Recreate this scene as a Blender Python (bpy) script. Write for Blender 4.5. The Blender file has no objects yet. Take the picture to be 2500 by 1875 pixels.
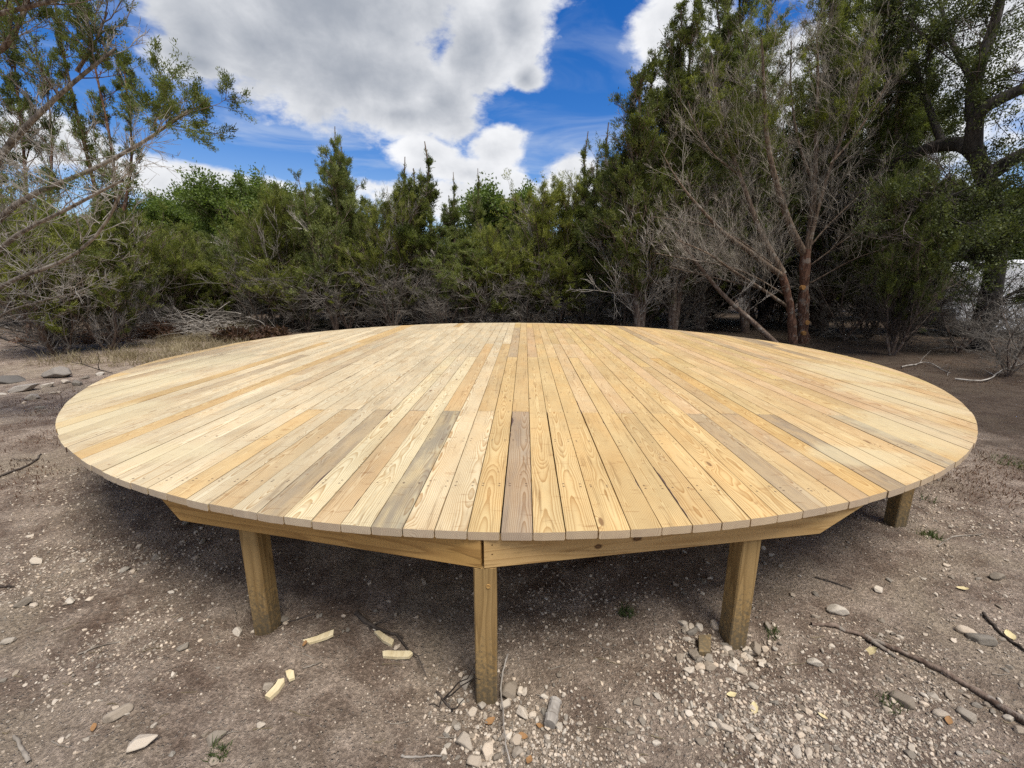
import bpy, math, random
import numpy as np
from mathutils import Matrix, Vector

R_ = math.radians
scene = bpy.context.scene
COL = scene.collection

# ------------------------------------------------------------------ camera
F_PX, PITCH, ROLL = 1079.2, 0.2301, 0.0038          # photograph is 2500 x 1875
EYE = 1.895
cam_d = bpy.data.cameras.new("camera")
cam = bpy.data.objects.new("camera", cam_d)
COL.objects.link(cam)
cam_d.sensor_fit = 'HORIZONTAL'
cam_d.sensor_width = 36.0
cam_d.lens = 36.0 * F_PX / 2500.0
cam_d.clip_start, cam_d.clip_end = 0.05, 3000
CAM_M = Matrix.Rotation(math.pi / 2 - PITCH, 4, 'X') @ Matrix.Rotation(ROLL, 4, 'Z')
cam.matrix_world = Matrix.Translation((0, 0, EYE)) @ CAM_M
scene.camera = cam


def ray(px, py):
    d = CAM_M.to_3x3() @ Vector(((px - 1250) / F_PX, -(py - 937.5) / F_PX, -1))
    return d


def at(px, py, Y):
    d = ray(px, py)
    return np.array((d.x / d.y * Y, Y, EYE + d.z / d.y * Y))


def azel(px, py):
    d = ray(px, py).normalized()
    return math.atan2(d.x, d.y), math.asin(d.z)


# ------------------------------------------------------------------ sky, sun, exposure
SUN_EL, SUN_AZ = R_(66), R_(140)       # azimuth from +Y towards +X: behind the photographer, to the right
SKY_STRENGTH = 0.072
EXPOSURE = 0.95
scene.view_settings.view_transform = 'Standard'
scene.view_settings.look = 'None'
scene.view_settings.exposure = EXPOSURE
scene.view_settings.gamma = 1.0

sun_d = bpy.data.lights.new("sun", 'SUN')
sun_d.energy = 2.75
sun_d.angle = R_(30)
sun_d.color = (1.0, 0.96, 0.89)
sun = bpy.data.objects.new("sun", sun_d)
COL.objects.link(sun)
sdir = Vector((math.sin(SUN_AZ) * math.cos(SUN_EL), math.cos(SUN_AZ) * math.cos(SUN_EL), math.sin(SUN_EL)))
sun.rotation_euler = sdir.to_track_quat('Z', 'Y').to_euler()


class NT:
    """short hand for building node trees"""
    def __init__(s, tree):
        s.t = tree
        s.n, s.l = tree.nodes, tree.links

    def new(s, typ, **kw):
        nd = s.n.new(typ)
        for k, v in kw.items():
            setattr(nd, k, v)
        return nd

    def put(s, sock, v):
        if v is None:
            return
        if isinstance(v, bpy.types.NodeSocket):
            s.l.new(v, sock)
        else:
            if hasattr(sock.default_value, '__len__') and not hasattr(v, '__len__'):
                v = [v] * len(sock.default_value)
            if hasattr(v, '__len__') and len(v) == 3 and len(sock.default_value) == 4:
                v = (*v, 1)
            sock.default_value = v

    def math(s, op, a, b=None, c=None, clamp=False):
        nd = s.new('ShaderNodeMath', operation=op, use_clamp=clamp)
        s.put(nd.inputs[0], a)
        s.put(nd.inputs[1], b)
        s.put(nd.inputs[2], c)
        return nd.outputs[0]

    def vec(s, op, a, b=None):
        nd = s.new('ShaderNodeVectorMath', operation=op)
        s.put(nd.inputs[0], a)
        s.put(nd.inputs[1], b)
        return nd.outputs['Value'] if op in ('LENGTH', 'DISTANCE', 'DOT_PRODUCT') else nd.outputs[0]

    def mix(s, f, a, b, blend='MIX'):
        nd = s.new('ShaderNodeMix', data_type='RGBA', blend_type=blend)
        s.put(nd.inputs[0], f)
        s.put(nd.inputs[6], a)
        s.put(nd.inputs[7], b)
        return nd.outputs[2]

    def noise(s, v, scale, detail=4, rough=0.55, dist=0.0, out=0):
        nd = s.new('ShaderNodeTexNoise')
        if v is not None:
            s.l.new(v, nd.inputs['Vector'])
        nd.inputs['Scale'].default_value = scale
        nd.inputs['Detail'].default_value = detail
        nd.inputs['Roughness'].default_value = rough
        nd.inputs['Distortion'].default_value = dist
        return nd.outputs[out]

    def voro(s, v, scale, feature='F1', out='Distance', rnd=1.0):
        nd = s.new('ShaderNodeTexVoronoi', feature=feature)
        if v is not None:
            s.l.new(v, nd.inputs['Vector'])
        nd.inputs['Scale'].default_value = scale
        nd.inputs['Randomness'].default_value = rnd
        return nd.outputs[out]

    def step(s, v, a, b, lo=0.0, hi=1.0):
        nd = s.new('ShaderNodeMapRange', interpolation_type='SMOOTHSTEP')
        s.put(nd.inputs[0], v)
        for i, k in enumerate((a, b, lo, hi)):
            s.put(nd.inputs[i + 1], k)
        return nd.outputs[0]

    def comb(s, x, y, z):
        nd = s.new('ShaderNodeCombineXYZ')
        for i, k in enumerate((x, y, z)):
            s.put(nd.inputs[i], k)
        return nd.outputs[0]

    def sep(s, v):
        nd = s.new('ShaderNodeSeparateXYZ')
        s.l.new(v, nd.inputs[0])
        return nd.outputs

    def mapping(s, v, loc=(0, 0, 0), rot=(0, 0, 0), scale=(1, 1, 1)):
        nd = s.new('ShaderNodeMapping')
        s.l.new(v, nd.inputs[0])
        nd.inputs[1].default_value = loc
        nd.inputs[2].default_value = rot
        nd.inputs[3].default_value = scale
        return nd.outputs[0]


def build_world():
    w = bpy.data.worlds.new("World")
    scene.world = w
    w.use_nodes = True
    T = NT(w.node_tree)
    T.n.clear()
    out = T.new('ShaderNodeOutputWorld')
    bg = T.new('ShaderNodeBackground')
    bg.inputs[1].default_value = SKY_STRENGTH
    T.l.new(bg.outputs[0], out.inputs[0])
    sky = T.new('ShaderNodeTexSky', sky_type='NISHITA')
    sky.sun_disc = False
    sky.sun_elevation = SUN_EL
    sky.sun_rotation = SUN_AZ
    sky.air_density = 1.0
    sky.dust_density = 0.3
    sky.ozone_density = 3.0
    hs = T.new('ShaderNodeHueSaturation')
    hs.inputs['Saturation'].default_value = 1.42
    hs.inputs['Hue'].default_value = 0.514
    hs.inputs['Value'].default_value = 1.0
    T.l.new(sky.outputs[0], hs.inputs['Color'])
    co = T.new('ShaderNodeTexCoord').outputs['Generated']
    x, y, z = T.sep(co)
    az = T.math('ARCTAN2', x, y)
    el = T.math('ARCSINE', z)
    ae = T.comb(az, el, 0.0)
    # small swirl of the cloud outlines
    nw = T.noise(co, 5.0, 3, 0.6, out=1)
    ae_w = T.vec('ADD', ae, T.vec('MULTIPLY', T.vec('SUBTRACT', nw, (0.5, 0.5, 0.5)), (0.05, 0.04, 0)))

    def blobs(lst, v):
        f = None
        for (px, py, rx, ry) in lst:
            a0, e0 = azel(px, py)
            k = math.cos(math.atan((px - 1250) / F_PX))
            sx, sy = F_PX / rx / (k ** 2), F_PX / ry / k
            m = T.mapping(v, (-a0 * sx, -e0 * sy, 0), (0, 0, 0), (sx, sy, 0))
            q = T.math('SUBTRACT', 1.0, T.vec('LENGTH', m))
            f = q if f is None else T.math('SMOOTH_MAX', f, q, 0.25)
        return f

    main = blobs([(850, -260, 650, 260), (800, 0, 500, 190), (880, 190, 290, 135), (1085, 265, 120, 80), (1260, 50, 110, 120),
                  (960, 280, 180, 58), (640, 110, 260, 125), (490, 70, 190, 120), (480, 140, 150, 60), (1290, 195, 55, 36), (1160, 130, 130, 120)], ae_w)
    low = blobs([(1040, 385, 100, 48), (1215, 372, 75, 62), (1150, 425, 170, 42), (1400, 440, 95, 62), (1180, 490, 420, 55),
                 (470, 455, 230, 62), (620, 485, 300, 50), (1650, 60, 120, 120), (1720, 200, 150, 150), (2050, 280, 480, 300),
                 (120, 350, 230, 75), (2500, 0, 500, 250)], ae_w)
    gen = T.math('SUBTRACT', T.noise(co, 2.2, 3, 0.5), 0.50)         # the rest of the sky dome, behind the camera
    back = T.math('MULTIPLY', T.step(y, 0.35, -0.1), 1.0)
    gen = T.math('SUBTRACT', T.math('MULTIPLY', gen, 3.0), T.math('SUBTRACT', 2.0, T.math('MULTIPLY', back, 2.3)))
    field = T.math('MAXIMUM', T.math('MAXIMUM', main, low), gen)
    cs = T.mapping(co, scale=(1, 1, 1.7))
    fb = T.noise(cs, 9.0, 8, 0.58, 0.3)
    bil = T.voro(T.vec('ADD', cs, T.vec('MULTIPLY', T.noise(cs, 14, 4, 0.6, out=1), (0.09, 0.09, 0.09))), 13.0, 'SMOOTH_F1')
    n = T.math('ADD', T.math('MULTIPLY', T.math('SUBTRACT', fb, 0.5), 1.25),
               T.math('MULTIPLY', T.math('SUBTRACT', 0.42, bil), 0.35))
    fr = T.noise(cs, 38.0, 5, 0.65, 0.2)
    mask = T.step(T.math('ADD', T.math('ADD', field, n), T.math('MULTIPLY', T.math('SUBTRACT', fr, 0.5), 0.30)), 0.02, 0.40)
    # thin high veil and streaks
    st = T.noise(T.mapping(co, rot=(0, 0.5, 0.3), scale=(2.2, 3.0, 9)), 1.6, 6, 0.6, 0.8)
    veil = T.math('MULTIPLY', T.step(st, 0.44, 0.78), T.step(el, 0.55, 0.12, 0.12, 0.70))
    haze = T.step(el, 0.30, 0.02, 0.0, 0.40)
    veil = T.math('MAXIMUM', veil, haze)
    # shading of the clouds: grey thick bases, white sunlit billows
    n2 = T.noise(T.mapping(co, loc=(3, 1, 0.035)), 6.0, 6, 0.55, 0.4)
    n3 = T.noise(T.mapping(co, loc=(3, 1, 0.06), scale=(1, 1, 1.6)), 15.0, 6, 0.6, 0.2)
    dep = T.math('MULTIPLY', T.math('MAXIMUM', main, -0.3), 0.88)
    lowd = T.math('MULTIPLY', T.math('MAXIMUM', low, -0.3), 0.30)
    g = T.math('ADD', T.math('MAXIMUM', T.math('MAXIMUM', dep, lowd), T.math('MULTIPLY', gen, 0.9)), T.math('MULTIPLY', T.math('SUBTRACT', n2, 0.5), 1.05))
    g = T.math('ADD', g, T.math('MULTIPLY', T.math('SUBTRACT', n3, 0.5), 0.6))
    g = T.step(g, -0.25, 1.05)
    cc = T.mix(g, (7.2, 7.25, 7.4), (2.6, 2.85, 3.3))
    skyc = T.mix(veil, hs.outputs[0], (4.2, 4.9, 6.1))
    colr = T.mix(mask, skyc, cc)
    T.l.new(colr, bg.inputs[0])
    try:
        w.cycles.sampling_method = 'MANUAL'
        w.cycles.sample_map_resolution = 512
    except Exception:
        pass


build_world()
try:
    scene.cycles.use_denoising = False
    scene.cycles.max_bounces = 5
    scene.cycles.diffuse_bounces = 2
    scene.cycles.glossy_bounces = 2
    scene.cycles.transparent_max_bounces = 4
    scene.cycles.use_adaptive_sampling = True
    scene.cycles.adaptive_threshold = 0.01
except Exception:
    pass


# ------------------------------------------------------------------ object helpers
def tag(o, label=None, cat=None, group=None, kind=None):
    if label:
        o["label"] = label
    if cat:
        o["category"] = cat
    if group:
        o["group"] = group
    if kind:
        o["kind"] = kind
    return o


def empty(name, loc=(0, 0, 0), rz=0.0):
    o = bpy.data.objects.new(name, None)
    o.empty_display_size = 0.2
    o.location = loc
    o.rotation_euler = (0, 0, rz)
    COL.objects.link(o)
    return o


def np_mesh(name, verts, quads, mats, attrs=None, smooth=False, tris=None):
    """mesh from numpy arrays; quads (n,4) and optional tris (m,3); attrs {name: per-face values (n[,3])}"""
    me = bpy.data.meshes.new(name)
    verts = np.asarray(verts, dtype=np.float32).reshape(-1, 3)
    quads = np.zeros((0, 4), np.int32) if quads is None else np.asarray(quads, dtype=np.int32).reshape(-1, 4)
    tris = np.zeros((0, 3), np.int32) if tris is None else np.asarray(tris, dtype=np.int32).reshape(-1, 3)
    nq, nt = len(quads), len(tris)
    me.vertices.add(len(verts))
    me.vertices.foreach_set("co", verts.ravel())
    loops = np.concatenate((quads.ravel(), tris.ravel()))
    me.loops.add(len(loops))
    me.loops.foreach_set("vertex_index", loops)
    me.polygons.add(nq + nt)
    starts = np.concatenate((np.arange(nq) * 4, nq * 4 + np.arange(nt) * 3)).astype(np.int32)
    me.polygons.foreach_set("loop_start", starts)
    me.polygons.foreach_set("use_smooth", np.full(nq + nt, bool(smooth)))
    for k, a in (attrs or {}).items():
        a = np.asarray(a, np.float32)
        if a.ndim == 1:
            at_ = me.attributes.new(k, 'FLOAT', 'FACE')
            at_.data.foreach_set("value", a)
        else:
            at_ = me.attributes.new(k, 'FLOAT_VECTOR', 'FACE')
            at_.data.foreach_set("vector", a.ravel())
    me.update(calc_edges=True)
    for m in (mats if isinstance(mats, (list, tuple)) else [mats]):
        me.materials.append(m)
    return me


def obj(name, me, parent=None, loc=(0, 0, 0), rot=(0, 0, 0), scale=(1, 1, 1)):
    o = bpy.data.objects.new(name, me)
    COL.objects.link(o)
    o.location, o.rotation_euler, o.scale = loc, rot, scale
    if parent:
        o.parent = parent
    return o


def copy_tree(o, parent=None):
    kids = [k for k in o.children]
    c = o.copy()
    COL.objects.link(c)
    if parent:
        c.parent = parent
    for k in kids:
        copy_tree(k, c)
    return c


def _hash(ix, iy, seed):
    h = (ix.astype(np.int64) * 374761393 + iy.astype(np.int64) * 668265263 + seed * 974634777) & 0x7fffffff
    h = ((h ^ (h >> 13)) * 1274126177) & 0x7fffffff
    return ((h ^ (h >> 16)) & 0xffff) / 65535.0


def vnoise(x, y, seed=0):
    x, y = np.asarray(x, float), np.asarray(y, float)
    ix, iy = np.floor(x), np.floor(y)
    fx, fy = x - ix, y - iy
    fx, fy = fx * fx * (3 - 2 * fx), fy * fy * (3 - 2 * fy)
    a, b = _hash(ix, iy, seed), _hash(ix + 1, iy, seed)
    c, d = _hash(ix, iy + 1, seed), _hash(ix + 1, iy + 1, seed)
    return (a * (1 - fx) + b * fx) * (1 - fy) + (c * (1 - fx) + d * fx) * fy


def fbm(x, y, o=4, seed=0):
    s, a, t = 0, 1.0, 0
    for k in range(o):
        s = s + a * vnoise(x * 2 ** k, y * 2 ** k, seed + k * 7)
        t += a
        a *= 0.5
    return s / t


DECK_C = (0.0359, 6.4284)
DECK_R = 4.7527
PHI = 0.0282
DECK_Z = EYE - 1.0363


def ground_z(x, y):
    x, y = np.asarray(x, float), np.asarray(y, float)
    d = np.sqrt(x * x + (y - 3) ** 2)
    far = np.clip((d - 10) / 40, 0, 1)
    z = (fbm(x * 0.5, y * 0.5, 3, 3) - 0.5) * 0.10 + (fbm(x * 2.6, y * 2.6, 3, 11) - 0.5) * 0.05
    z = z + (fbm(x * 11, y * 11, 3, 21) - 0.5) * 0.022
    z = z + 0.11 * (1 - np.exp(-((x + 0.11) / 0.75) ** 2))
    z = z + far * (fbm(x * 0.05, y * 0.05, 3, 31) - 0.5) * 1.2
    for (hx, hy, hr, hd) in HOLES:
        q = ((x - hx) ** 2 + (y - hy) ** 2) / hr ** 2
        z = z - hd * np.exp(-q)
    return z


HOLES = []


def gpt(px, py, n=6):
    """the point of the ground seen at a pixel of the photograph"""
    z = 0.0
    d = ray(px, py)
    for _ in range(n):
        t = (z - EYE) / d.z
        x, y = d.x * t, d.y * t
        z = float(ground_z(x, y))
    return np.array((x, y, z))


# ------------------------------------------------------------------ materials
def material(name):
    m = bpy.data.materials.new(name)
    m.use_nodes = True
    T = NT(m.node_tree)
    bs = T.n['Principled BSDF']
    return m, T, bs


def attr(T, name, out='Fac'):
    nd = T.new('ShaderNodeAttribute')
    nd.attribute_name = name
    return nd.outputs[out]


def bump(T, bs, h, strength=0.5, dist=0.01):
    b = T.new('ShaderNodeBump')
    b.inputs['Strength'].default_value = strength
    b.inputs['Distance'].default_value = dist
    T.l.new(h, b.inputs['Height'])
    T.l.new(b.outputs[0], bs.inputs['Normal'])


def obj_co(T):
    return T.new('ShaderNodeTexCoord').outputs['Object']


def mat_deck():
    """pine planks: solid growth rings round a pith line of each board, knots, stain, screws, sawdust"""
    m, T, bs = material('pine_planks')
    co = obj_co(T)
    u, v, w = T.sep(co)
    tint = attr(T, 'tint', 'Vector')
    p1 = T.sep(attr(T, 'p1', 'Vector'))       # board centre u, pith offset u, pith depth
    p2 = T.sep(attr(T, 'p2', 'Vector'))       # random offset, grey stain, wane
    lu = T.math('SUBTRACT', u, p1[0])
    rv = T.math('ADD', v, T.math('MULTIPLY', p2[0], 97.0))
    cv = T.comb(T.math('ADD', lu, T.math('MULTIPLY', p2[0], 31.0)), rv, w)
    # knots: stretched cells
    kc = T.comb(T.math('ADD', lu, T.math('MULTIPLY', p2[0], 53.0)), T.math('MULTIPLY', rv, 0.30), 0.0)
    kd = T.voro(kc, 6.0)
    kp = T.step(kd, 0.30, 0.0)
    # ring distance
    n1 = T.noise(T.comb(T.math('MULTIPLY', p2[0], 77.0), T.math('MULTIPLY', rv, 0.55), 0.0), 1.0, 3, 0.5)
    n2 = T.noise(T.mapping(cv, scale=(1, 0.25, 1)), 9.0, 3, 0.5)
    du = T.math('ADD', T.math('SUBTRACT', lu, p1[1]), T.math('MULTIPLY', T.math('SUBTRACT', n1, 0.5), 0.05))
    dw = T.math('ADD', T.math('SUBTRACT', w, p1[2]), T.math('MULTIPLY', T.math('SUBTRACT', n1, 0.5), 0.20))
    rr = T.vec('LENGTH', T.comb(du, T.math('MULTIPLY', dw, 1.0), 0.0))
    rr = T.math('ADD', rr, T.math('MULTIPLY', T.math('SUBTRACT', n2, 0.5), 0.018))
    rr = T.math('ADD', rr, T.math('MULTIPLY', T.math('POWER', kp, 1.6), 0.03))
    ph = T.math('FRACT', T.math('MULTIPLY', rr, 132.0))
    ring = T.math('MULTIPLY', T.math('POWER', ph, 2.2), T.step(ph, 1.0, 0.9))
    ring = T.math('MULTIPLY', ring, T.math('ADD', 0.45, T.noise(T.mapping(cv, scale=(1, 0.12, 1)), 14, 3)))
    fib = T.noise(T.mapping(cv, scale=(1, 0.03, 1)), 240.0, 2, 0.6)
    # broad stain
    sn = T.noise(T.mapping(cv, scale=(1, 0.16, 1)), 13.0, 4, 0.6, 0.4)
    sn2 = T.noise(T.mapping(cv, loc=(5, 2, 0), scale=(1, 0.45, 1)), 4.0, 4, 0.6)
    stain = T.math('MULTIPLY', T.step(T.math('ADD', sn, T.math('MULTIPLY', p2[1], 0.22)), 0.56, 0.85), T.math('ADD', 0.10, T.math('MULTIPLY', p2[1], 0.70)))
    lv = T.noise(T.comb(T.math('MULTIPLY', p2[0], 211.0), T.math('MULTIPLY', rv, 0.9), T.math('MULTIPLY', lu, 2.0)), 1.0, 4, 0.6)
    lk = T.step(lv, 0.3, 0.7, 0.86, 1.08)
    tint = T.mix(1.0, tint, T.comb(lk, T.math('MULTIPLY', lk, 0.995), T.math('MULTIPLY', lk, 0.975)), 'MULTIPLY')
    col = T.mix(T.math('MULTIPLY', ring, 0.95), tint, T.mix(1.0, tint, (0.55, 0.385, 0.225), 'MULTIPLY'))
    col = T.mix(T.step(sn2, 0.35, 0.75, 0.0, 0.35), col, T.mix(1.0, col, (1.02, 0.80, 0.55), 'MULTIPLY'))
    col = T.mix(stain, col, T.mix(0.55, (0.26, 0.235, 0.20), T.mix(1.0, col, (0.55, 0.52, 0.50), 'MULTIPLY')))
    col = T.mix(T.math('MULTIPLY', fib, 0.35), col, T.mix(1.0, col, (0.70, 0.64, 0.56), 'MULTIPLY'))
    # thin grey brown weather streaks along many boards
    ws = T.noise(T.mapping(cv, loc=(1, 9, 0), scale=(1, 0.045, 1)), 42.0, 4, 0.65)
    wz = T.noise(T.mapping(cv, loc=(8, 3, 0), scale=(1, 0.3, 1)), 5.0, 3, 0.6)
    col = T.mix(T.math('MULTIPLY', T.step(ws, 0.52, 0.66, 0.0, 0.72), T.step(wz, 0.40, 0.60)), col, T.mix(1.0, col, (0.56, 0.50, 0.45), 'MULTIPLY'))
    # mill marks and grubby scuffs across the boards
    sc = T.noise(T.mapping(cv, loc=(2, 7, 0), scale=(0.5, 1.6, 1)), 15.0, 3, 0.65, 0.6)
    sc = T.math('MULTIPLY', T.step(sc, 0.58, 0.72), 0.50)
    col = T.mix(sc, col, T.mix(1.0, col, (0.55, 0.40, 0.30), 'MULTIPLY'))
    kc2 = T.comb(T.math('ADD', T.math('MULTIPLY', lu, 0.45), T.math('MULTIPLY', p2[0], 19.0)), T.math('MULTIPLY', rv, 0.8), 0.0)
    k2 = T.step(T.math('ADD', T.voro(kc2, 11.0), T.math('MULTIPLY', fib, 0.06)), 0.10, 0.055)
    k2n = T.math('GREATER_THAN', T.sep(T.voro(kc2, 11.0, out='Color'))[1], 0.22)
    col = T.mix(T.math('MULTIPLY', T.math('MULTIPLY', k2, k2n), 0.72), col, (0.20, 0.095, 0.045))
    kin = T.step(kd, 0.085, 0.045)
    kn = T.step(T.noise(T.mapping(kc, loc=(3, 3, 3)), 3.0, 1), 0.50, 0.54)
    col = T.mix(T.math('MULTIPLY', T.math('MULTIPLY', kin, kn), 0.8), col, (0.16, 0.075, 0.03))
    # sawn ends: paler, with red brown rings
    cap = attr(T, 'cap')
    ecol = T.mix(T.math('MULTIPLY', T.math('POWER', ph, 1.5), 0.55), T.mix(0.65, T.mix(1.0, tint, (0.9, 0.88, 0.9), 'MULTIPLY'), (0.50, 0.41, 0.31)), (0.20, 0.110, 0.058))
    ecol = T.mix(T.step(T.noise(cv, 30.0, 3), 0.5, 0.7, 0.0, 0.4), ecol, (0.36, 0.26, 0.18))
    col = T.mix(cap, col, ecol)
    # dark bark edges
    eg = T.math('ABSOLUTE', T.math('ADD', lu, T.math('MULTIPLY', T.math('SIGN', T.math('SUBTRACT', p2[0], 0.5)), 0.0698)))
    wn = T.noise(T.comb(T.math('MULTIPLY', p2[0], 11.0), T.math('MULTIPLY', rv, 1.6), 0.0), 1.0, 4, 0.6)
    wane = T.math('MULTIPLY', T.math('MULTIPLY', p2[2], T.step(wn, 0.46, 0.74)), 0.021)
    wm = T.math('LESS_THAN', eg, T.math('ADD', wane, T.math('MULTIPLY', T.math('SUBTRACT', fib, 0.5), T.math('MULTIPLY', p2[2], 0.008))))
    col = T.mix(wm, col, (0.105, 0.066, 0.050))
    # screws: a pair at every joist
    jm = T.math('PINGPONG', T.math('ADD', v, 6.4284 - 3.44 + 20 * 0.6575), 0.32875)
    su = T.math('SUBTRACT', T.math('ABSOLUTE', lu), T.math('ADD', 0.040, T.math('MULTIPLY', T.math('SUBTRACT', p2[0], 0.5), 0.012)))
    sd = T.vec('LENGTH', T.comb(su, T.math('SUBTRACT', jm, T.math('MULTIPLY', T.math('SUBTRACT', p2[0], 0.5), 0.06)), 0.0))
    top = T.math('GREATER_THAN', w, -0.004)
    col = T.mix(T.math('MULTIPLY', T.math('MULTIPLY', T.step(sd, 0.0075, 0.004), top), 0.78), col, (0.075, 0.045, 0.03))
    # sawdust lying in drifts
    nd_ = T.noise(co, 2.3, 5, 0.62, 0.5)
    acc = None
    for (a, b, ra, rb) in DUST:
        q = T.math('SUBTRACT', 1.0, T.vec('LENGTH', T.mapping(co, (-a / ra, -b / rb, 0), (0, 0, 0), (1 / ra, 1 / rb, 0))))
        acc = q if acc is None else T.math('MAXIMUM', acc, q)
    dm = T.step(T.math('ADD', acc, T.math('MULTIPLY', T.math('SUBTRACT', nd_, 0.5), 1.5)), 0.0, 0.55)
    dm = T.math('MULTIPLY', T.math('MULTIPLY', dm, 0.52), top)
    grain = T.noise(co, 130.0, 2, 0.7)
    col = T.mix(dm, col, T.mix(grain, (0.50, 0.42, 0.245), (0.62, 0.53, 0.33)))
    T.l.new(col, bs.inputs['Base Color'])
    bs.inputs['Roughness'].default_value = 0.62
    bs.inputs['Specular IOR Level'].default_value = 0.25
    bump(T, bs, T.math('ADD', T.math('MULTIPLY', ring, -0.6), T.math('MULTIPLY', fib, 0.5)), 0.25, 0.003)
    return m


def mat_lumber(name, base, dark, axis='x', spots=False, marks=()):
    """treated structural timber, grain along one local axis"""
    m, T, bs = material(name)
    co = obj_co(T)
    ri = T.new('ShaderNodeObjectInfo').outputs['Random']
    sc = {'x': (0.07, 1, 1), 'z': (1, 1, 0.07)}[axis]
    cv = T.mapping(co, loc=(1.3, 2.1, 0.7), scale=sc)
    off = T.new('ShaderNodeVectorMath', operation='SCALE')
    off.inputs[0].default_value = (31.0, 17.0, 23.0)
    T.l.new(ri, off.inputs['Scale'])
    cv = T.vec('ADD', cv, off.outputs[0])
    d = T.noise(cv, 7.0, 3, 0.5)
    wv = T.math('FRACT', T.math('MULTIPLY', d, 11.0))
    ring = T.math('MULTIPLY', T.math('POWER', wv, 2.0), T.step(wv, 1.0, 0.88))
    fib = T.noise(T.mapping(cv, scale=(1, 1, 1)), 60.0, 3, 0.6)
    kv = T.mapping(T.vec('ADD', co, off.outputs[0]), scale=(0.45, 1, 1) if axis == 'x' else (1, 1, 0.45))
    kd = T.voro(kv, 5.0)
    col = T.mix(T.math('MULTIPLY', ring, 0.75), base, dark)
    col = T.mix(T.math('MULTIPLY', fib, 0.4), col, T.mix(1.0, col, (0.66, 0.60, 0.5), 'MULTIPLY'))
    col = T.mix(T.math('MULTIPLY', T.step(kd, 0.10, 0.07), 0.85), col, (0.12, 0.055, 0.02))
    for (mx_, mz_, ra, rb) in marks:
        q = T.vec('LENGTH', T.mapping(co, (-mx_ / ra, 0, -mz_ / rb), (0, 0, 0), (1 / ra, 0, 1 / rb)))
        col = T.mix(T.step(T.math('ADD', q, T.math('MULTIPLY', fib, 0.5)), 1.5, 0.9, 0.0, 0.85), col, (0.11, 0.048, 0.018))
        col = T.mix(T.step(T.math('ABSOLUTE', T.math('SUBTRACT', q, 0.55)), 0.22, 0.1, 0.0, 0.5), col, (0.035, 0.02, 0.012))
    bl = T.noise(co, 3.0, 4, 0.6)
    spk = T.noise(T.mapping(cv, loc=(4, 4, 4)), 38.0, 4, 0.7)
    col = T.mix(T.step(spk, 0.56, 0.72, 0.0, 0.55), col, T.mix(1.0, col, (0.42, 0.38, 0.32), 'MULTIPLY'))
    col = T.mix(T.step(bl, 0.42, 0.75, 0.0, 0.6), col, T.mix(1.0, col, (0.80, 0.80, 0.72), 'MULTIPLY'))
    if spots:                      # splashed earth near the foot
        z = T.sep(co)[2]
        sp = T.noise(co, 55.0, 5, 0.7)
        dirt = T.step(T.math('SUBTRACT', T.math('MULTIPLY', sp, 0.85), T.math('MULTIPLY', z, 0.75)), 0.14, 0.46, 0.0, 0.9)
        col = T.mix(dirt, col, (0.105, 0.085, 0.055))
    T.l.new(col, bs.inputs['Base Color'])
    bs.inputs['Roughness'].default_value = 0.75
    bs.inputs['Specular IOR Level'].default_value = 0.2
    bump(T, bs, T.math('ADD', ring, fib), 0.3, 0.003)
    return m


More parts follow.
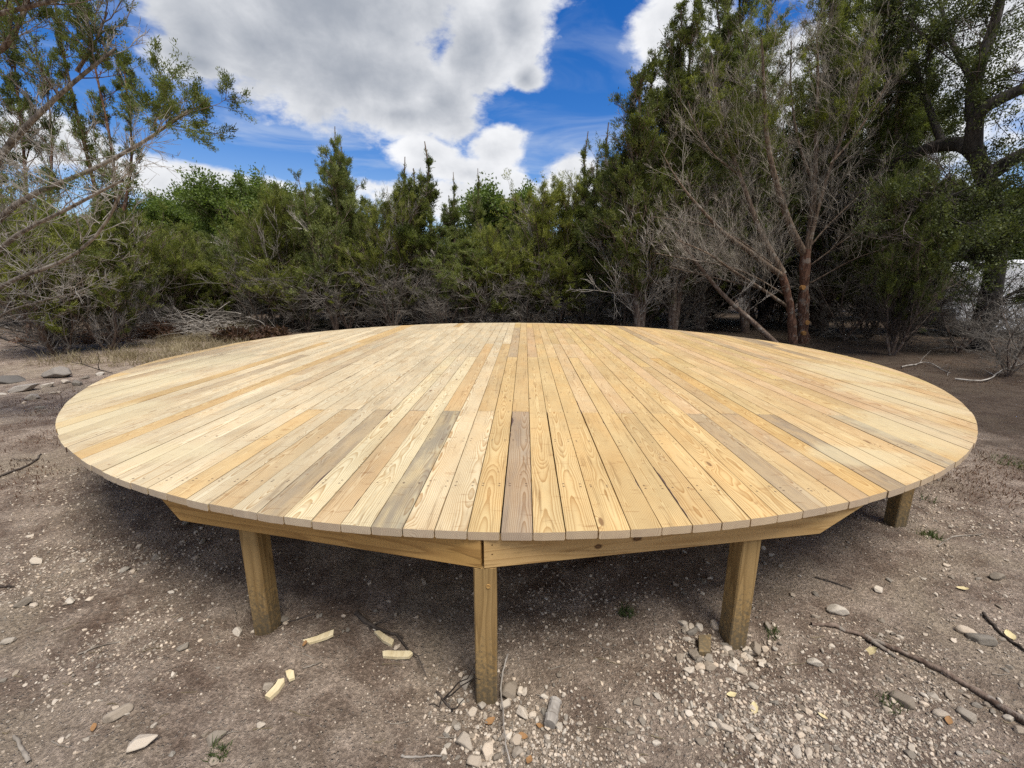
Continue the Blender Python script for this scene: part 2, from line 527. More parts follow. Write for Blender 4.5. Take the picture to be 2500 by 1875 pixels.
def mat_ground():
    m, T, bs = material('dry_earth')
    co = obj_co(T)
    big = T.noise(co, 0.9, 5, 0.6, 0.6)
    mid = T.noise(co, 5.0, 6, 0.65, 0.4)
    fine = T.noise(co, 60.0, 5, 0.7)
    spk = T.noise(co, 190.0, 3, 0.75)
    col = T.mix(T.step(mid, 0.35, 0.66), (0.275, 0.205, 0.158), (0.55, 0.445, 0.355))
    col = T.mix(T.step(big, 0.44, 0.66, 0.0, 0.75), col, (0.50, 0.415, 0.31))
    red = T.noise(T.mapping(co, loc=(9, 4, 0)), 1.7, 5, 0.65, 0.5)
    col = T.mix(T.step(red, 0.55, 0.72, 0.0, 0.55), col, (0.150, 0.088, 0.060))
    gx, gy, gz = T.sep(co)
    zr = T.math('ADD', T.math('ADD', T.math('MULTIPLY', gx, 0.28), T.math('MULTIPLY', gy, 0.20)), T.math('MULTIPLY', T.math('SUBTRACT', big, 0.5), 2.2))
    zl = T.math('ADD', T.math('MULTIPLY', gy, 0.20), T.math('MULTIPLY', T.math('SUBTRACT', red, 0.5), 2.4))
    litter_shade = T.math('MAXIMUM', T.step(zr, 2.05, 2.75), T.step(zl, 2.2, 3.4))  # back and right: needle litter, with the shade of the trees painted in
    col = T.mix(T.math('MULTIPLY', litter_shade, 0.85), col, T.mix(mid, (0.042, 0.028, 0.020), (0.100, 0.070, 0.048)))
    col = T.mix(T.step(fine, 0.40, 0.72), T.mix(1.0, col, (0.62, 0.60, 0.58), 'MULTIPLY'), T.mix(1.0, col, (1.35, 1.32, 1.28), 'MULTIPLY'))
    col = T.mix(T.step(spk, 0.60, 0.74, 0.0, 0.45), col, (0.44, 0.37, 0.28))
    col = T.mix(T.step(spk, 0.42, 0.30, 0.0, 0.55), col, (0.070, 0.048, 0.036))
    # fallen needles: thin streaks in two directions
    for k, rz in enumerate((0.35, -0.6, 1.3)):
        st = T.noise(T.mapping(co, loc=(k * 3, k, 0), rot=(0, 0, rz), scale=(14, 150, 1)), 1.0, 3, 0.7)
        col = T.mix(T.step(st, 0.64, 0.72, 0.0, 0.45), col, [(0.30, 0.23, 0.14), (0.09, 0.055, 0.04), (0.34, 0.28, 0.19)][k])
    # sun bleached chips
    v = T.voro(co, 75.0)
    vc = T.voro(co, 75.0, out='Color')
    pick = T.math('GREATER_THAN', T.sep(vc)[0], 0.80)
    col = T.mix(T.math('MULTIPLY', T.math('MULTIPLY', T.step(v, 0.42, 0.30), pick), 0.40), col, (0.42, 0.38, 0.32))
    T.l.new(col, bs.inputs['Base Color'])
    bs.inputs['Roughness'].default_value = 0.95
    bs.inputs['Specular IOR Level'].default_value = 0.1
    h = T.math('ADD', T.math('ADD', T.math('MULTIPLY', mid, 1.2), fine), T.math('MULTIPLY', spk, 0.5))
    h = T.math('ADD', h, T.math('MULTIPLY', T.math('MULTIPLY', T.step(v, 0.45, 0.2), pick), 0.5))
    bump(T, bs, h, 1.0, 0.035)
    return m


def mat_stone(name, c1, c2, tone=False):
    m, T, bs = material(name)
    co = obj_co(T)
    n = T.noise(co, 22.0 if not tone else 40.0, 5, 0.65)
    f = T.noise(co, 120.0, 3, 0.7)
    r = attr(T, 'tone') if tone else T.new('ShaderNodeObjectInfo').outputs['Random']
    col = T.mix(n, c1, c2)
    k = T.step(r, 0.0, 1.0, 0.42, 1.15)
    col = T.mix(1.0, col, T.comb(k, k, k), 'MULTIPLY')
    col = T.mix(T.step(f, 0.5, 0.75, 0.0, 0.5), col, T.mix(1.0, col, (0.6, 0.55, 0.5), 'MULTIPLY'))
    warm = T.math('FRACT', T.math('MULTIPLY', r, 7.31))
    col = T.mix(T.math('MULTIPLY', warm, 0.45), col, T.mix(1.0, col, (1.05, 0.86, 0.68), 'MULTIPLY'))
    T.l.new(col, bs.inputs['Base Color'])
    bs.inputs['Roughness'].default_value = 0.9
    bs.inputs['Specular IOR Level'].default_value = 0.15
    bump(T, bs, T.math('ADD', n, T.math('MULTIPLY', f, 0.5)), 0.5, 0.01)
    return m


def mat_bark(name, c1, c2, stretch=(1, 1, 0.15), scale=28.0, pale=0.0):
    m, T, bs = material(name)
    co = obj_co(T)
    n = T.noise(T.mapping(co, scale=stretch), scale, 4, 0.6, 0.5)
    b = T.noise(co, 2.2, 4, 0.6)
    col = T.mix(T.step(n, 0.32, 0.68), c1, c2)
    if pale:
        lich = T.noise(co, 5.0, 4, 0.65)
        col = T.mix(T.step(lich, 0.54, 0.62, 0.0, pale), col, (0.36, 0.33, 0.28))
    col = T.mix(T.step(b, 0.35, 0.7, 0.0, 0.5), col, T.mix(1.0, col, (0.6, 0.58, 0.55), 'MULTIPLY'))
    T.l.new(col, bs.inputs['Base Color'])
    bs.inputs['Roughness'].default_value = 0.9
    bs.inputs['Specular IOR Level'].default_value = 0.15
    bump(T, bs, n, 0.6, 0.02)
    return m


def mat_leaf(name, dark, mid, light, trans=0.3, nscale=2.6):
    m, T, bs = material(name)
    co = obj_co(T)
    tone = attr(T, 'tone')
    n = T.noise(co, nscale, 4, 0.6)
    ri = T.new('ShaderNodeObjectInfo').outputs['Random']
    k = T.math('ADD', T.math('MULTIPLY', tone, 0.42), T.math('MULTIPLY', T.step(n, 0.34, 0.66), 0.58))
    k = T.math('ADD', k, T.math('MULTIPLY', T.math('SUBTRACT', ri, 0.5), 0.25))
    col = T.mix(T.step(k, 0.05, 0.55), dark, mid)
    col = T.mix(T.step(k, 0.50, 1.0), col, light)
    T.n.remove(bs)
    d = T.new('ShaderNodeBsdfDiffuse')
    t = T.new('ShaderNodeBsdfTranslucent')
    g = T.new('ShaderNodeBsdfGlossy')
    g.inputs['Roughness'].default_value = 0.55
    g.inputs['Color'].default_value = (0.6, 0.65, 0.6, 1)
    T.l.new(col, d.inputs[0])
    T.l.new(T.mix(1.0, col, (1.3, 1.4, 0.7), 'MULTIPLY'), t.inputs[0])
    mx = T.new('ShaderNodeMixShader')
    mx.inputs[0].default_value = trans
    T.l.new(d.outputs[0], mx.inputs[1])
    T.l.new(t.outputs[0], mx.inputs[2])
    m2 = T.new('ShaderNodeMixShader')
    m2.inputs[0].default_value = 0.03
    T.l.new(mx.outputs[0], m2.inputs[1])
    T.l.new(g.outputs[0], m2.inputs[2])
    T.l.new(m2.outputs[0], T.n['Material Output'].inputs[0])
    return m


def mat_plain(name, c1, c2, scale=20.0, rough=0.8, stretch=(1, 1, 1)):
    m, T, bs = material(name)
    co = obj_co(T)
    n = T.noise(T.mapping(co, scale=stretch), scale, 4, 0.6)
    T.l.new(T.mix(T.step(n, 0.3, 0.7), c1, c2), bs.inputs['Base Color'])
    bs.inputs['Roughness'].default_value = rough
    bs.inputs['Specular IOR Level'].default_value = 0.2
    bump(T, bs, n, 0.3, 0.005)
    return m


def deck_uv(px, py):
    d = ray(px, py)
    t = (DECK_Z - EYE) / d.z
    x, y = d.x * t - DECK_C[0], d.y * t - DECK_C[1]
    return x * math.cos(PHI) - y * math.sin(PHI), x * math.sin(PHI) + y * math.cos(PHI)


DUST = []
for (px, py, ra, rb) in [(260, 1020, 0.40, 0.60), (400, 1105, 0.42, 0.22), (330, 940, 0.45, 0.8), (520, 880, 0.5, 0.8), (2220, 1050, 0.40, 0.60), (2180, 970, 0.45, 0.8),
                         (2090, 1115, 0.40, 0.22), (2060, 910, 0.5, 0.8), (1250, 789, 3.0, 0.10)]:
    a, b = deck_uv(px, py)
    DUST.append((a, b, ra, rb))

M = {}
M['deck'] = mat_deck()
M['beam'] = mat_lumber('treated_beam', (0.50, 0.300, 0.105), (0.24, 0.120, 0.036), 'x')
M['beamk'] = mat_lumber('treated_beam_with_knots', (0.56, 0.37, 0.165), (0.34, 0.190, 0.068), 'x', marks=[(0.515, -0.088, 0.020, 0.013), (0.70, -0.066, 0.026, 0.015), (0.035, -0.03, 0.004, 0.004), (0.035, -0.075, 0.004, 0.004), (1.26, -0.04, 0.013, 0.009)])
M['post'] = mat_lumber('treated_post', (0.37, 0.245, 0.105), (0.17, 0.100, 0.036), 'z', spots=True)
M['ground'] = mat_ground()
M['stone'] = mat_stone('limestone', (0.38, 0.325, 0.26), (0.64, 0.58, 0.49))
M['gravel'] = mat_stone('limestone_gravel', (0.31, 0.26, 0.205), (0.58, 0.515, 0.43), tone=True)
M['boulder'] = mat_stone('grey_rock', (0.20, 0.185, 0.165), (0.42, 0.39, 0.35))
M['bark'] = mat_bark('juniper_bark', (0.085, 0.055, 0.040), (0.22, 0.165, 0.13), pale=0.5)
M['redbark'] = mat_bark('shaggy_red_bark', (0.060, 0.030, 0.020), (0.22, 0.120, 0.080), pale=0.4)
M['limbbark'] = mat_bark('flaking_tan_bark', (0.062, 0.042, 0.030), (0.26, 0.190, 0.135), pale=0.5)
M['oakbark'] = mat_bark('oak_bark', (0.030, 0.026, 0.022), (0.085, 0.075, 0.065))
M['twig'] = mat_bark('weathered_twig', (0.20, 0.175, 0.15), (0.46, 0.42, 0.37), (1, 1, 1), 6.0)
M['tantwig'] = mat_bark('dry_tan_twig', (0.12, 0.098, 0.076), (0.44, 0.390, 0.325), (1, 1, 1), 5.0)
M['shrubtwig'] = mat_bark('grey_brown_twig', (0.07, 0.06, 0.05), (0.24, 0.215, 0.185), (1, 1, 1), 3.0)
M['greybark'] = mat_bark('smooth_grey_bark', (0.085, 0.068, 0.055), (0.30, 0.255, 0.21), pale=0.5)
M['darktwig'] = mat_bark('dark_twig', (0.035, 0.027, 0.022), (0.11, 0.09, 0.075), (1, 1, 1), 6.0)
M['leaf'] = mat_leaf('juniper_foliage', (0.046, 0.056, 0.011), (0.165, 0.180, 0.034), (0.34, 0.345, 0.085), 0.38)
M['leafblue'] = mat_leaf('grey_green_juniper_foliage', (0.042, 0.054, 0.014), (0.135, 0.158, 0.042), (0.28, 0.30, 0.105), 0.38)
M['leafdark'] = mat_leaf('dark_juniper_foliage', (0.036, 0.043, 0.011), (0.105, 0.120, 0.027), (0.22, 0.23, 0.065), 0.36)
M['oakleaf'] = mat_leaf('oak_leaves', (0.050, 0.075, 0.014), (0.120, 0.165, 0.034), (0.21, 0.26, 0.07), 0.4)
M['oakdark'] = mat_leaf('live_oak_leaves', (0.024, 0.031, 0.010), (0.068, 0.080, 0.024), (0.155, 0.165, 0.060), 0.35)
M['grass'] = mat_leaf('green_grass', (0.035, 0.05, 0.015), (0.07, 0.095, 0.03), (0.13, 0.155, 0.055))
M['drygrass'] = mat_leaf('dry_grass', (0.16, 0.12, 0.07), (0.30, 0.24, 0.15), (0.45, 0.38, 0.26))
M['deadleaf'] = mat_leaf('withered_leaves', (0.030, 0.016, 0.010), (0.075, 0.040, 0.025), (0.13, 0.075, 0.05))
M['rust'] = mat_leaf('rusty_needles', (0.06, 0.028, 0.018), (0.12, 0.060, 0.038), (0.20, 0.11, 0.07))
M['fresh'] = mat_plain('fresh_pine_offcut', (0.50, 0.40, 0.23), (0.66, 0.56, 0.36), 40, 0.8, (1, 0.2, 1))
M['yellow'] = mat_plain('yellow_leaf', (0.50, 0.40, 0.20), (0.66, 0.56, 0.33), 30)
M['orange'] = mat_plain('orange_leaf', (0.20, 0.105, 0.045), (0.33, 0.185, 0.08), 30)
M['white'] = mat_plain('white_shell', (0.56, 0.57, 0.59), (0.66, 0.66, 0.67), 3, 0.5)
M['cut'] = mat_plain('cut_wood', (0.30, 0.14, 0.045), (0.46, 0.25, 0.09), 30)
M['dark'] = mat_plain('dark_metal', (0.03, 0.03, 0.03), (0.05, 0.045, 0.04), 30)

rng = np.random.default_rng(7)


# ------------------------------------------------------------------ tubes, branches, sprays
def unit(a):
    return a / np.maximum(np.linalg.norm(a, axis=-1, keepdims=True), 1e-9)


def tubes(P, Rr, k=4):
    """P (N,M,3) polylines, Rr (N,M) radii -> verts, quads"""
    N, Mm = P.shape[:2]
    tg = np.gradient(P, axis=1)
    tg = unit(tg)
    ref = np.where(np.abs(tg[..., 2:3]) > 0.9, np.array([1.0, 0, 0]), np.array([0, 0, 1.0]))
    a = unit(np.cross(tg, ref))
    b = np.cross(tg, a)
    an = np.arange(k) * 2 * np.pi / k
    V = P[:, :, None, :] + Rr[:, :, None, None] * (a[:, :, None, :] * np.cos(an)[None, None, :, None] + b[:, :, None, :] * np.sin(an)[None, None, :, None])
    idx = np.arange(N * Mm * k).reshape(N, Mm, k)
    A = idx[:, :-1, :]
    B = np.roll(A, -1, axis=2)
    D = idx[:, 1:, :]
    C = np.roll(D, -1, axis=2)
    Q = np.stack((A, B, C, D), -1).reshape(-1, 4)
    return V.reshape(-1, 3), Q


def join(parts):
    vs, qs, o = [], [], 0
    for v, q in parts:
        vs.append(v)
        qs.append(q + o)
        o += len(v)
    return np.concatenate(vs), np.concatenate(qs)


def walk(P0, D0, L, n, up=0.0, wob=0.15, g=None):
    """N polylines of n points that start at P0 along D0 with length L, bending up"""
    g = g or rng
    N = len(P0)
    P = np.zeros((N, n, 3))
    P[:, 0] = P0
    d = unit(D0)
    st = (L / (n - 1))[:, None]
    for i in range(1, n):
        d = unit(d + np.array([0, 0, up]) + g.normal(0, wob, (N, 3)))
        P[:, i] = P[:, i - 1] + d * st
    return P


def sample(P, t):
    """points and tangents on polylines P (N,M,3) at t (N,K) in 0..1"""
    N, Mm = P.shape[:2]
    s = np.clip(t, 0, 0.9999) * (Mm - 1)
    i = s.astype(int)
    f = (s - i)[..., None]
    r = np.arange(N)[:, None]
    a, b = P[r, i], P[r, i + 1]
    return a + (b - a) * f, unit(b - a)


def resample(pts, n):
    pts = np.asarray(pts, float)
    s = np.concatenate(([0], np.cumsum(np.linalg.norm(np.diff(pts, axis=0), axis=1))))
    t = np.linspace(0, s[-1], n)
    # smooth: linear then light averaging
    q = np.stack([np.interp(t, s, pts[:, k]) for k in range(3)], 1)
    for _ in range(2):
        q[1:-1] = (q[:-2] + 2 * q[1:-1] + q[2:]) / 4
    return q


def side_dirs(tg, ang, g, K=None):
    """directions that leave tangents tg at about ang (radians) to a random side"""
    rnd = g.normal(0, 1, tg.shape)
    p = unit(rnd - (rnd * tg).sum(-1, keepdims=True) * tg)
    a = ang[..., None] if hasattr(ang, '__len__') else ang
    return tg * np.cos(a) + p * np.sin(a)


def sprays(C, D, n, spread, length, width, g, jitter=0.05):
    """n leaf-like blades round every centre C with main direction D -> verts, quads, tone"""
    N = len(C)
    tone0 = g.random(N)
    c = np.repeat(C, n, 0) + g.normal(0, jitter, (N * n, 3))
    d = unit(np.repeat(unit(D), n, 0) + g.normal(0, spread, (N * n, 3)))
    ln = length * g.uniform(0.55, 1.3, N * n)[:, None]
    wd = width * g.uniform(0.7, 1.3, N * n)[:, None]
    s = unit(np.cross(d, g.normal(0, 1, d.shape)))
    b = c
    t = c + d * ln
    md = c + d * ln * 0.45
    V = np.stack((b, md + s * wd * 0.5, t, md - s * wd * 0.5), 1).reshape(-1, 3)
    Q = np.arange(N * n * 4).reshape(-1, 4)
    tn = np.clip(np.repeat(tone0, n) * 0.65 + g.random(N * n) * 0.35, 0, 1)
    return V, Q, tn


def foliage_mesh(name, mat, parts):
    vs, qs, ts, o = [], [], [], 0
    for v, q, t in parts:
        vs.append(v)
        qs.append(q + o)
        ts.append(t)
        o += len(v)
    return np_mesh(name, np.concatenate(vs), np.concatenate(qs), mat, {'tone': np.concatenate(ts)})


def grow(stems, g, per_m=9.0, blen=lambda h: 1.0, elev=(0.1, 0.8), up=0.12, dead=lambda h: 0.0, nsub=8, sublen=0.38,
         nspray=3, nblade=12, blade=(0.10, 0.022), spread=0.55, rb=0.016, twig=0.0055, start=0.08, nt=6, jit=0.05, twig_n=4, leafy=1.0, dead_thin=1.0, mix_side=0.35, full=0.7, leader=0, tmax=0.99):
    """branches, twigs and sprays on given stems. stems: list of (points (n,3), r0, r1)
    returns wood tubes, dead tubes, foliage parts"""
    wood, deadw, leaf = [], [], []
    for pts, r0, r1 in stems:
        n = len(pts)
        rad = np.linspace(r0, r1, n) ** 1.0
        wood.append(tubes(pts[None], rad[None], 7))
        Ls = np.linalg.norm(np.diff(pts, axis=0), axis=1).sum()
        if leader:                                   # feathery leading shoot at the tip of the stem
            tl = 1 - 0.42 * g.random(int(Ls * leader)) ** 0.55
            c, dd = sample(pts[None], np.clip(tl, 0, 0.999)[None])
            wdt = 0.02 + 1.25 * (1 - tl)
            sd = side_dirs(dd[0], g.uniform(0.35, 0.8, len(tl)), g)
            sd[:, 2] += 0.35
            cc = c[0] + unit(sd) * (wdt * g.random(len(tl)) * 0.42)[:, None]
            leaf.append(sprays(cc, unit(sd), 6, 0.35, blade[0] * 0.9, blade[1], g, jit * 0.5))
        nb = max(4, int(Ls * per_m))
        t = np.sort(g.uniform(start, tmax, nb))
        p, tg = sample(pts[None], t[None])
        p, tg = p[0], tg[0]
        h = p[:, 2]
        az = g.uniform(0, 2 * np.pi, nb)
        el = g.uniform(*elev, nb)
        d = np.stack((np.cos(az) * np.cos(el), np.sin(az) * np.cos(el), np.sin(el)), 1)
        d = unit(d + tg * mix_side)
        L = np.array([blen(z) for z in h]) * (0.35 + 0.95 * g.random(nb) ** 1.2)
        isd = g.random(nb) < np.array([dead(z) for z in h])
        Pb = walk(p, d, L, nt, up, 0.13, g)
        rr = rb * (0.45 + 0.55 * np.clip(L, 0, 1.6) / 1.6)
        rbr = rr[:, None] * np.linspace(1, 0.28, nt)[None]
        if (~isd).any():
            wood.append(tubes(Pb[~isd], rbr[~isd], 4))
        if isd.any():
            deadw.append(tubes(Pb[isd], rbr[isd], 4))
        # second order
        for live in (True, False):
            sel = (~isd) if live else isd
            if not sel.any():
                continue
            B, Lb = Pb[sel], L[sel]
            K = nsub
            ts = g.uniform(0.22, 1.0, (len(B), K)) if not live else g.beta(2.2, 1.3, (len(B), K))
            q, tq = sample(B, ts)
            ds = side_dirs(tq, g.uniform(0.35, 1.0, ts.shape), g)
            ds[..., 2] += 0.18
            Lsb = (Lb[:, None] * sublen * g.uniform(0.5, 1.2, ts.shape) * (1.15 - 0.5 * ts)).ravel()
            Pq = walk(q.reshape(-1, 3), ds.reshape(-1, 3), Lsb, 4, up * 1.0, 0.16, g)
            rs = (twig * 1.25 * np.linspace(1, 0.5, 4))[None].repeat(len(Pq), 0)
            (wood if live else deadw).append(tubes(Pq, rs, 3))
            # third order twigs
            K2 = twig_n if live else int(twig_n * dead_thin)
            if K2:
                ts2 = g.uniform(0.2, 1.0, (len(Pq), K2))
                q2, tq2 = sample(Pq, ts2)
                d2 = side_dirs(tq2, g.uniform(0.3, 0.9, ts2.shape), g)
                d2[..., 2] += 0.15
                L2 = (Lsb[:, None] * 0.6 * g.uniform(0.4, 1.1, ts2.shape)).ravel()
                P2 = walk(q2.reshape(-1, 3), d2.reshape(-1, 3), L2, 3, up, 0.15, g)
                if not live:
                    r2 = (twig * np.linspace(1, 0.6, 3))[None].repeat(len(P2), 0)
                    deadw.append(tubes(P2, r2, 3))
                else:
                    keep = (np.repeat(g.random(len(Pq)) < 0.70, K2)) & (g.random(len(P2)) < leafy * np.clip(np.repeat(Lb, K * K2) / full, 0.05, 1))
                    Pk = P2[keep]
                    if len(Pk):
                        tt = np.linspace(0.25, 1.0, nspray)[None].repeat(len(Pk), 0)
                        c, dd = sample(Pk, tt)
                        leaf.append(sprays(c.reshape(-1, 3), dd.reshape(-1, 3) + np.array([0, 0, 0.25]), nblade, spread, blade[0], blade[1], g, jit))
    return wood, deadw, leaf


def auto_stems(g, n, h, spread, r0, lean=0.0):
    st = []
    a0 = g.uniform(0, 6.28)
    for i in range(n):
        a = a0 + i * 2 * np.pi / n + g.normal(0, 0.3)
        hh = h * (1.0 if i == 0 else g.uniform(0.66, 0.96))
        sp = spread * (0.35 if i == 0 else 1.0) * g.uniform(0.6, 1.2)
        m = 9
        t = np.linspace(0, 1, m)
        bow = np.sqrt(t) * 0.6 + t * 0.4
        x = np.cos(a) * sp * bow + np.cumsum(g.normal(0, 0.05 * h / 5, m)) * (t > 0)
        y = np.sin(a) * sp * bow + np.cumsum(g.normal(0, 0.05 * h / 5, m)) * (t > 0)
        st.append((np.stack((x, y, t * hh - 0.1), 1), r0 * (1 if i == 0 else 0.75), 0.012))
    return st


def make_tree(name, stems, res, mats, loc=(0, 0, 0)):
    wood, deadw, leaf = res
    root = empty(name, loc)
    obj('trunk', np_mesh(name + '_trunk', *join(wood), mats[0], smooth=True), root)
    if deadw:
        obj('dead_branches', np_mesh(name + '_dead_branches', *join(deadw), mats[1], smooth=True), root)
    if leaf:
        obj('crown', foliage_mesh(name + '_crown', mats[2], leaf), root)
    return root


def juniper_proto(seed, h, width, nst, kind='dense', name='juniper_tree'):
    g = np.random.default_rng(seed)
    st = auto_stems(g, nst, h, width * 0.42, 0.075 * h / 5)

    def blen(z):
        t = np.clip(z / h, 0, 1)
        if kind == 'spire':
            return width * 0.60 * (0.05 + 0.95 * (1 - t) ** 0.9) * (0.55 + 0.45 * min(1, t * 3))
        return width * 0.58 * (0.08 + 0.9 * max(0, 1 - t ** 1.8) ** 0.7) * (0.65 + 0.35 * min(1, t * 3))

    def dead(z):
        t = z / h
        return float(np.clip(1.0 - (t - 0.05) * 3.6, 0.07, 1.0))
    res = grow(st, g, per_m=9.5, blen=blen, elev=(0.05, 1.0), up=0.10, dead=dead, nsub=9, sublen=0.48, nspray=4, nblade=10,
               blade=(0.082, 0.016), spread=0.42, rb=0.02, twig=0.0062, start=0.05, twig_n=4, jit=0.035, dead_thin=1.0, leafy=0.85, leader=34, tmax=0.9)
    return st, res


# ------------------------------------------------------------------ ground
def axis_coords(lo, hi, flo, fhi, step, gr=1.22):
    c = list(np.arange(flo, fhi + 1e-6, step))
    s, a = step, c[-1]
    while a < hi:
        s *= gr
        a += s
        c.append(a)
    s, a = step, c[0]
    pre = []
    while a > lo:
        s *= gr
        a -= s
        pre.append(a)
    return np.array(pre[::-1] + c)


HOLES += [(-1.08, 1.93, 0.16, -0.03), (1.36, 1.98, 0.14, -0.03), (0.98, 1.80, 0.12, -0.025), (-0.45, 2.35, 0.35, -0.05), (0.55, 2.45, 0.30, -0.05), (-0.9, 2.9, 0.5, -0.06), (-1.30, 2.08, 0.16, 0.05), (-1.42, 2.10, 0.10, 0.06), (1.14, 1.92, 0.16, 0.05), (1.24, 1.90, 0.09, 0.05), (-0.11, 1.70, 0.14, 0.03)]


def build_ground():
    xs = axis_coords(-900, 900, -4.6, 4.8, 0.036)
    ys = axis_coords(-300, 1200, 0.7, 5.4, 0.036)
    X, Y = np.meshgrid(xs, ys)
    Z = ground_z(X, Y)
    V = np.stack((X, Y, Z), -1).reshape(-1, 3)
    ny, nx = X.shape
    idx = np.arange(ny * nx).reshape(ny, nx)
    Q = np.stack((idx[:-1, :-1], idx[:-1, 1:], idx[1:, 1:], idx[1:, :-1]), -1).reshape(-1, 4)
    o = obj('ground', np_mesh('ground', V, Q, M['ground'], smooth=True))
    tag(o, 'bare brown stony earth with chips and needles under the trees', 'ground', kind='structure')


build_ground()


# ------------------------------------------------------------------ round deck
BW = 0.1397
U0 = -0.0908
T_BOARD = 0.038


def board_tint(i, v0, v1, g):
    pale = np.array((0.71, 0.605, 0.435))
    yel = np.array((0.66, 0.490, 0.270))
    if i < 0:
        c = pale * g.uniform(0.89, 1.05)
        r = g.random()
        grey = g.uniform(0, 0.50)
        if r < 0.06:
            c = np.array((0.64, 0.465, 0.245)) * g.uniform(0.94, 1.04)
            grey = 0.1
        elif r < 0.13:
            c = np.array((0.59, 0.475, 0.325)) * g.uniform(0.92, 1.06)
            grey = 0.55
        elif r < 0.24:
            c = yel * g.uniform(0.95, 1.05)
    else:
        c = yel * g.uniform(0.94, 1.05) * np.array((1, g.uniform(0.97, 1.03), g.uniform(0.92, 1.10)))
        grey = g.uniform(0, 0.25)
        if g.random() < 0.035:
            c = np.array((0.52, 0.40, 0.26))
            grey = 0.5
    wane = 0.0 if g.random() < 0.8 else g.uniform(0.3, 0.8)
    return c, grey, wane


SPECIAL = {(4, 0): ((0.676, 0.491, 0.250), 0.0, 0.0), (8, 0): ((0.682, 0.500, 0.262), 0.0, 0.0), (9, 0): ((0.713, 0.510, 0.258), 0.05, 0.0), (10, 0): ((0.676, 0.494, 0.256), 0.0, 0.0), (1, 0): ((0.449, 0.340, 0.237), 0.6, 1.0), (-3, 0): ((0.544, 0.462, 0.311), 1.0, 0.3), (-5, 0): ((0.585, 0.444, 0.277), 0.2, 0.5),
           (-7, 0): ((0.516, 0.413, 0.277), 0.7, 0.7), (-9, 0): ((0.592, 0.459, 0.287), 0.3, 0.0), (3, 0): ((0.661, 0.483, 0.251), 0.05, 0.8), (5, 0): ((0.643, 0.462, 0.234), 0.1, 0.9),
           (7, 0): ((0.588, 0.424, 0.220), 0.35, 0.7), (6, 0): ((0.671, 0.497, 0.262), 0.0, 0.6), (13, 0): ((0.567, 0.417, 0.258), 0.45, 0.6), (15, 0): ((0.519, 0.403, 0.258), 0.85, 0.7),
           (14, 0): ((0.643, 0.448, 0.210), 0.05, 0.0), (-18, 0): ((0.627, 0.462, 0.252), 0.05, 0.2), (-18, 1): ((0.627, 0.462, 0.252), 0.05, 0.2), (1, 1): ((0.615, 0.445, 0.234), 0.1, 0.2), (-3, 1): ((0.606, 0.441, 0.249), 0.1, 0.2),
           (-2, 0): ((0.696, 0.570, 0.388), 0.1, 0.0), (-1, 0): ((0.711, 0.580, 0.388), 0.0, 0.0), (0, 0): ((0.637, 0.466, 0.241), 0.05, 0.1), (-4, 0): ((0.711, 0.611, 0.419), 0.05, 0.0),
           (-6, 0): ((0.704, 0.604, 0.412), 0.1, 0.0), (31, 1): ((0.463, 0.358, 0.241), 0.8, 0.8), (30, 1): ((0.491, 0.379, 0.248), 0.6, 0.5), (19, 0): ((0.532, 0.424, 0.279), 0.8, 0.2), (2, 0): ((0.671, 0.493, 0.258), 0.0, 0.0)}


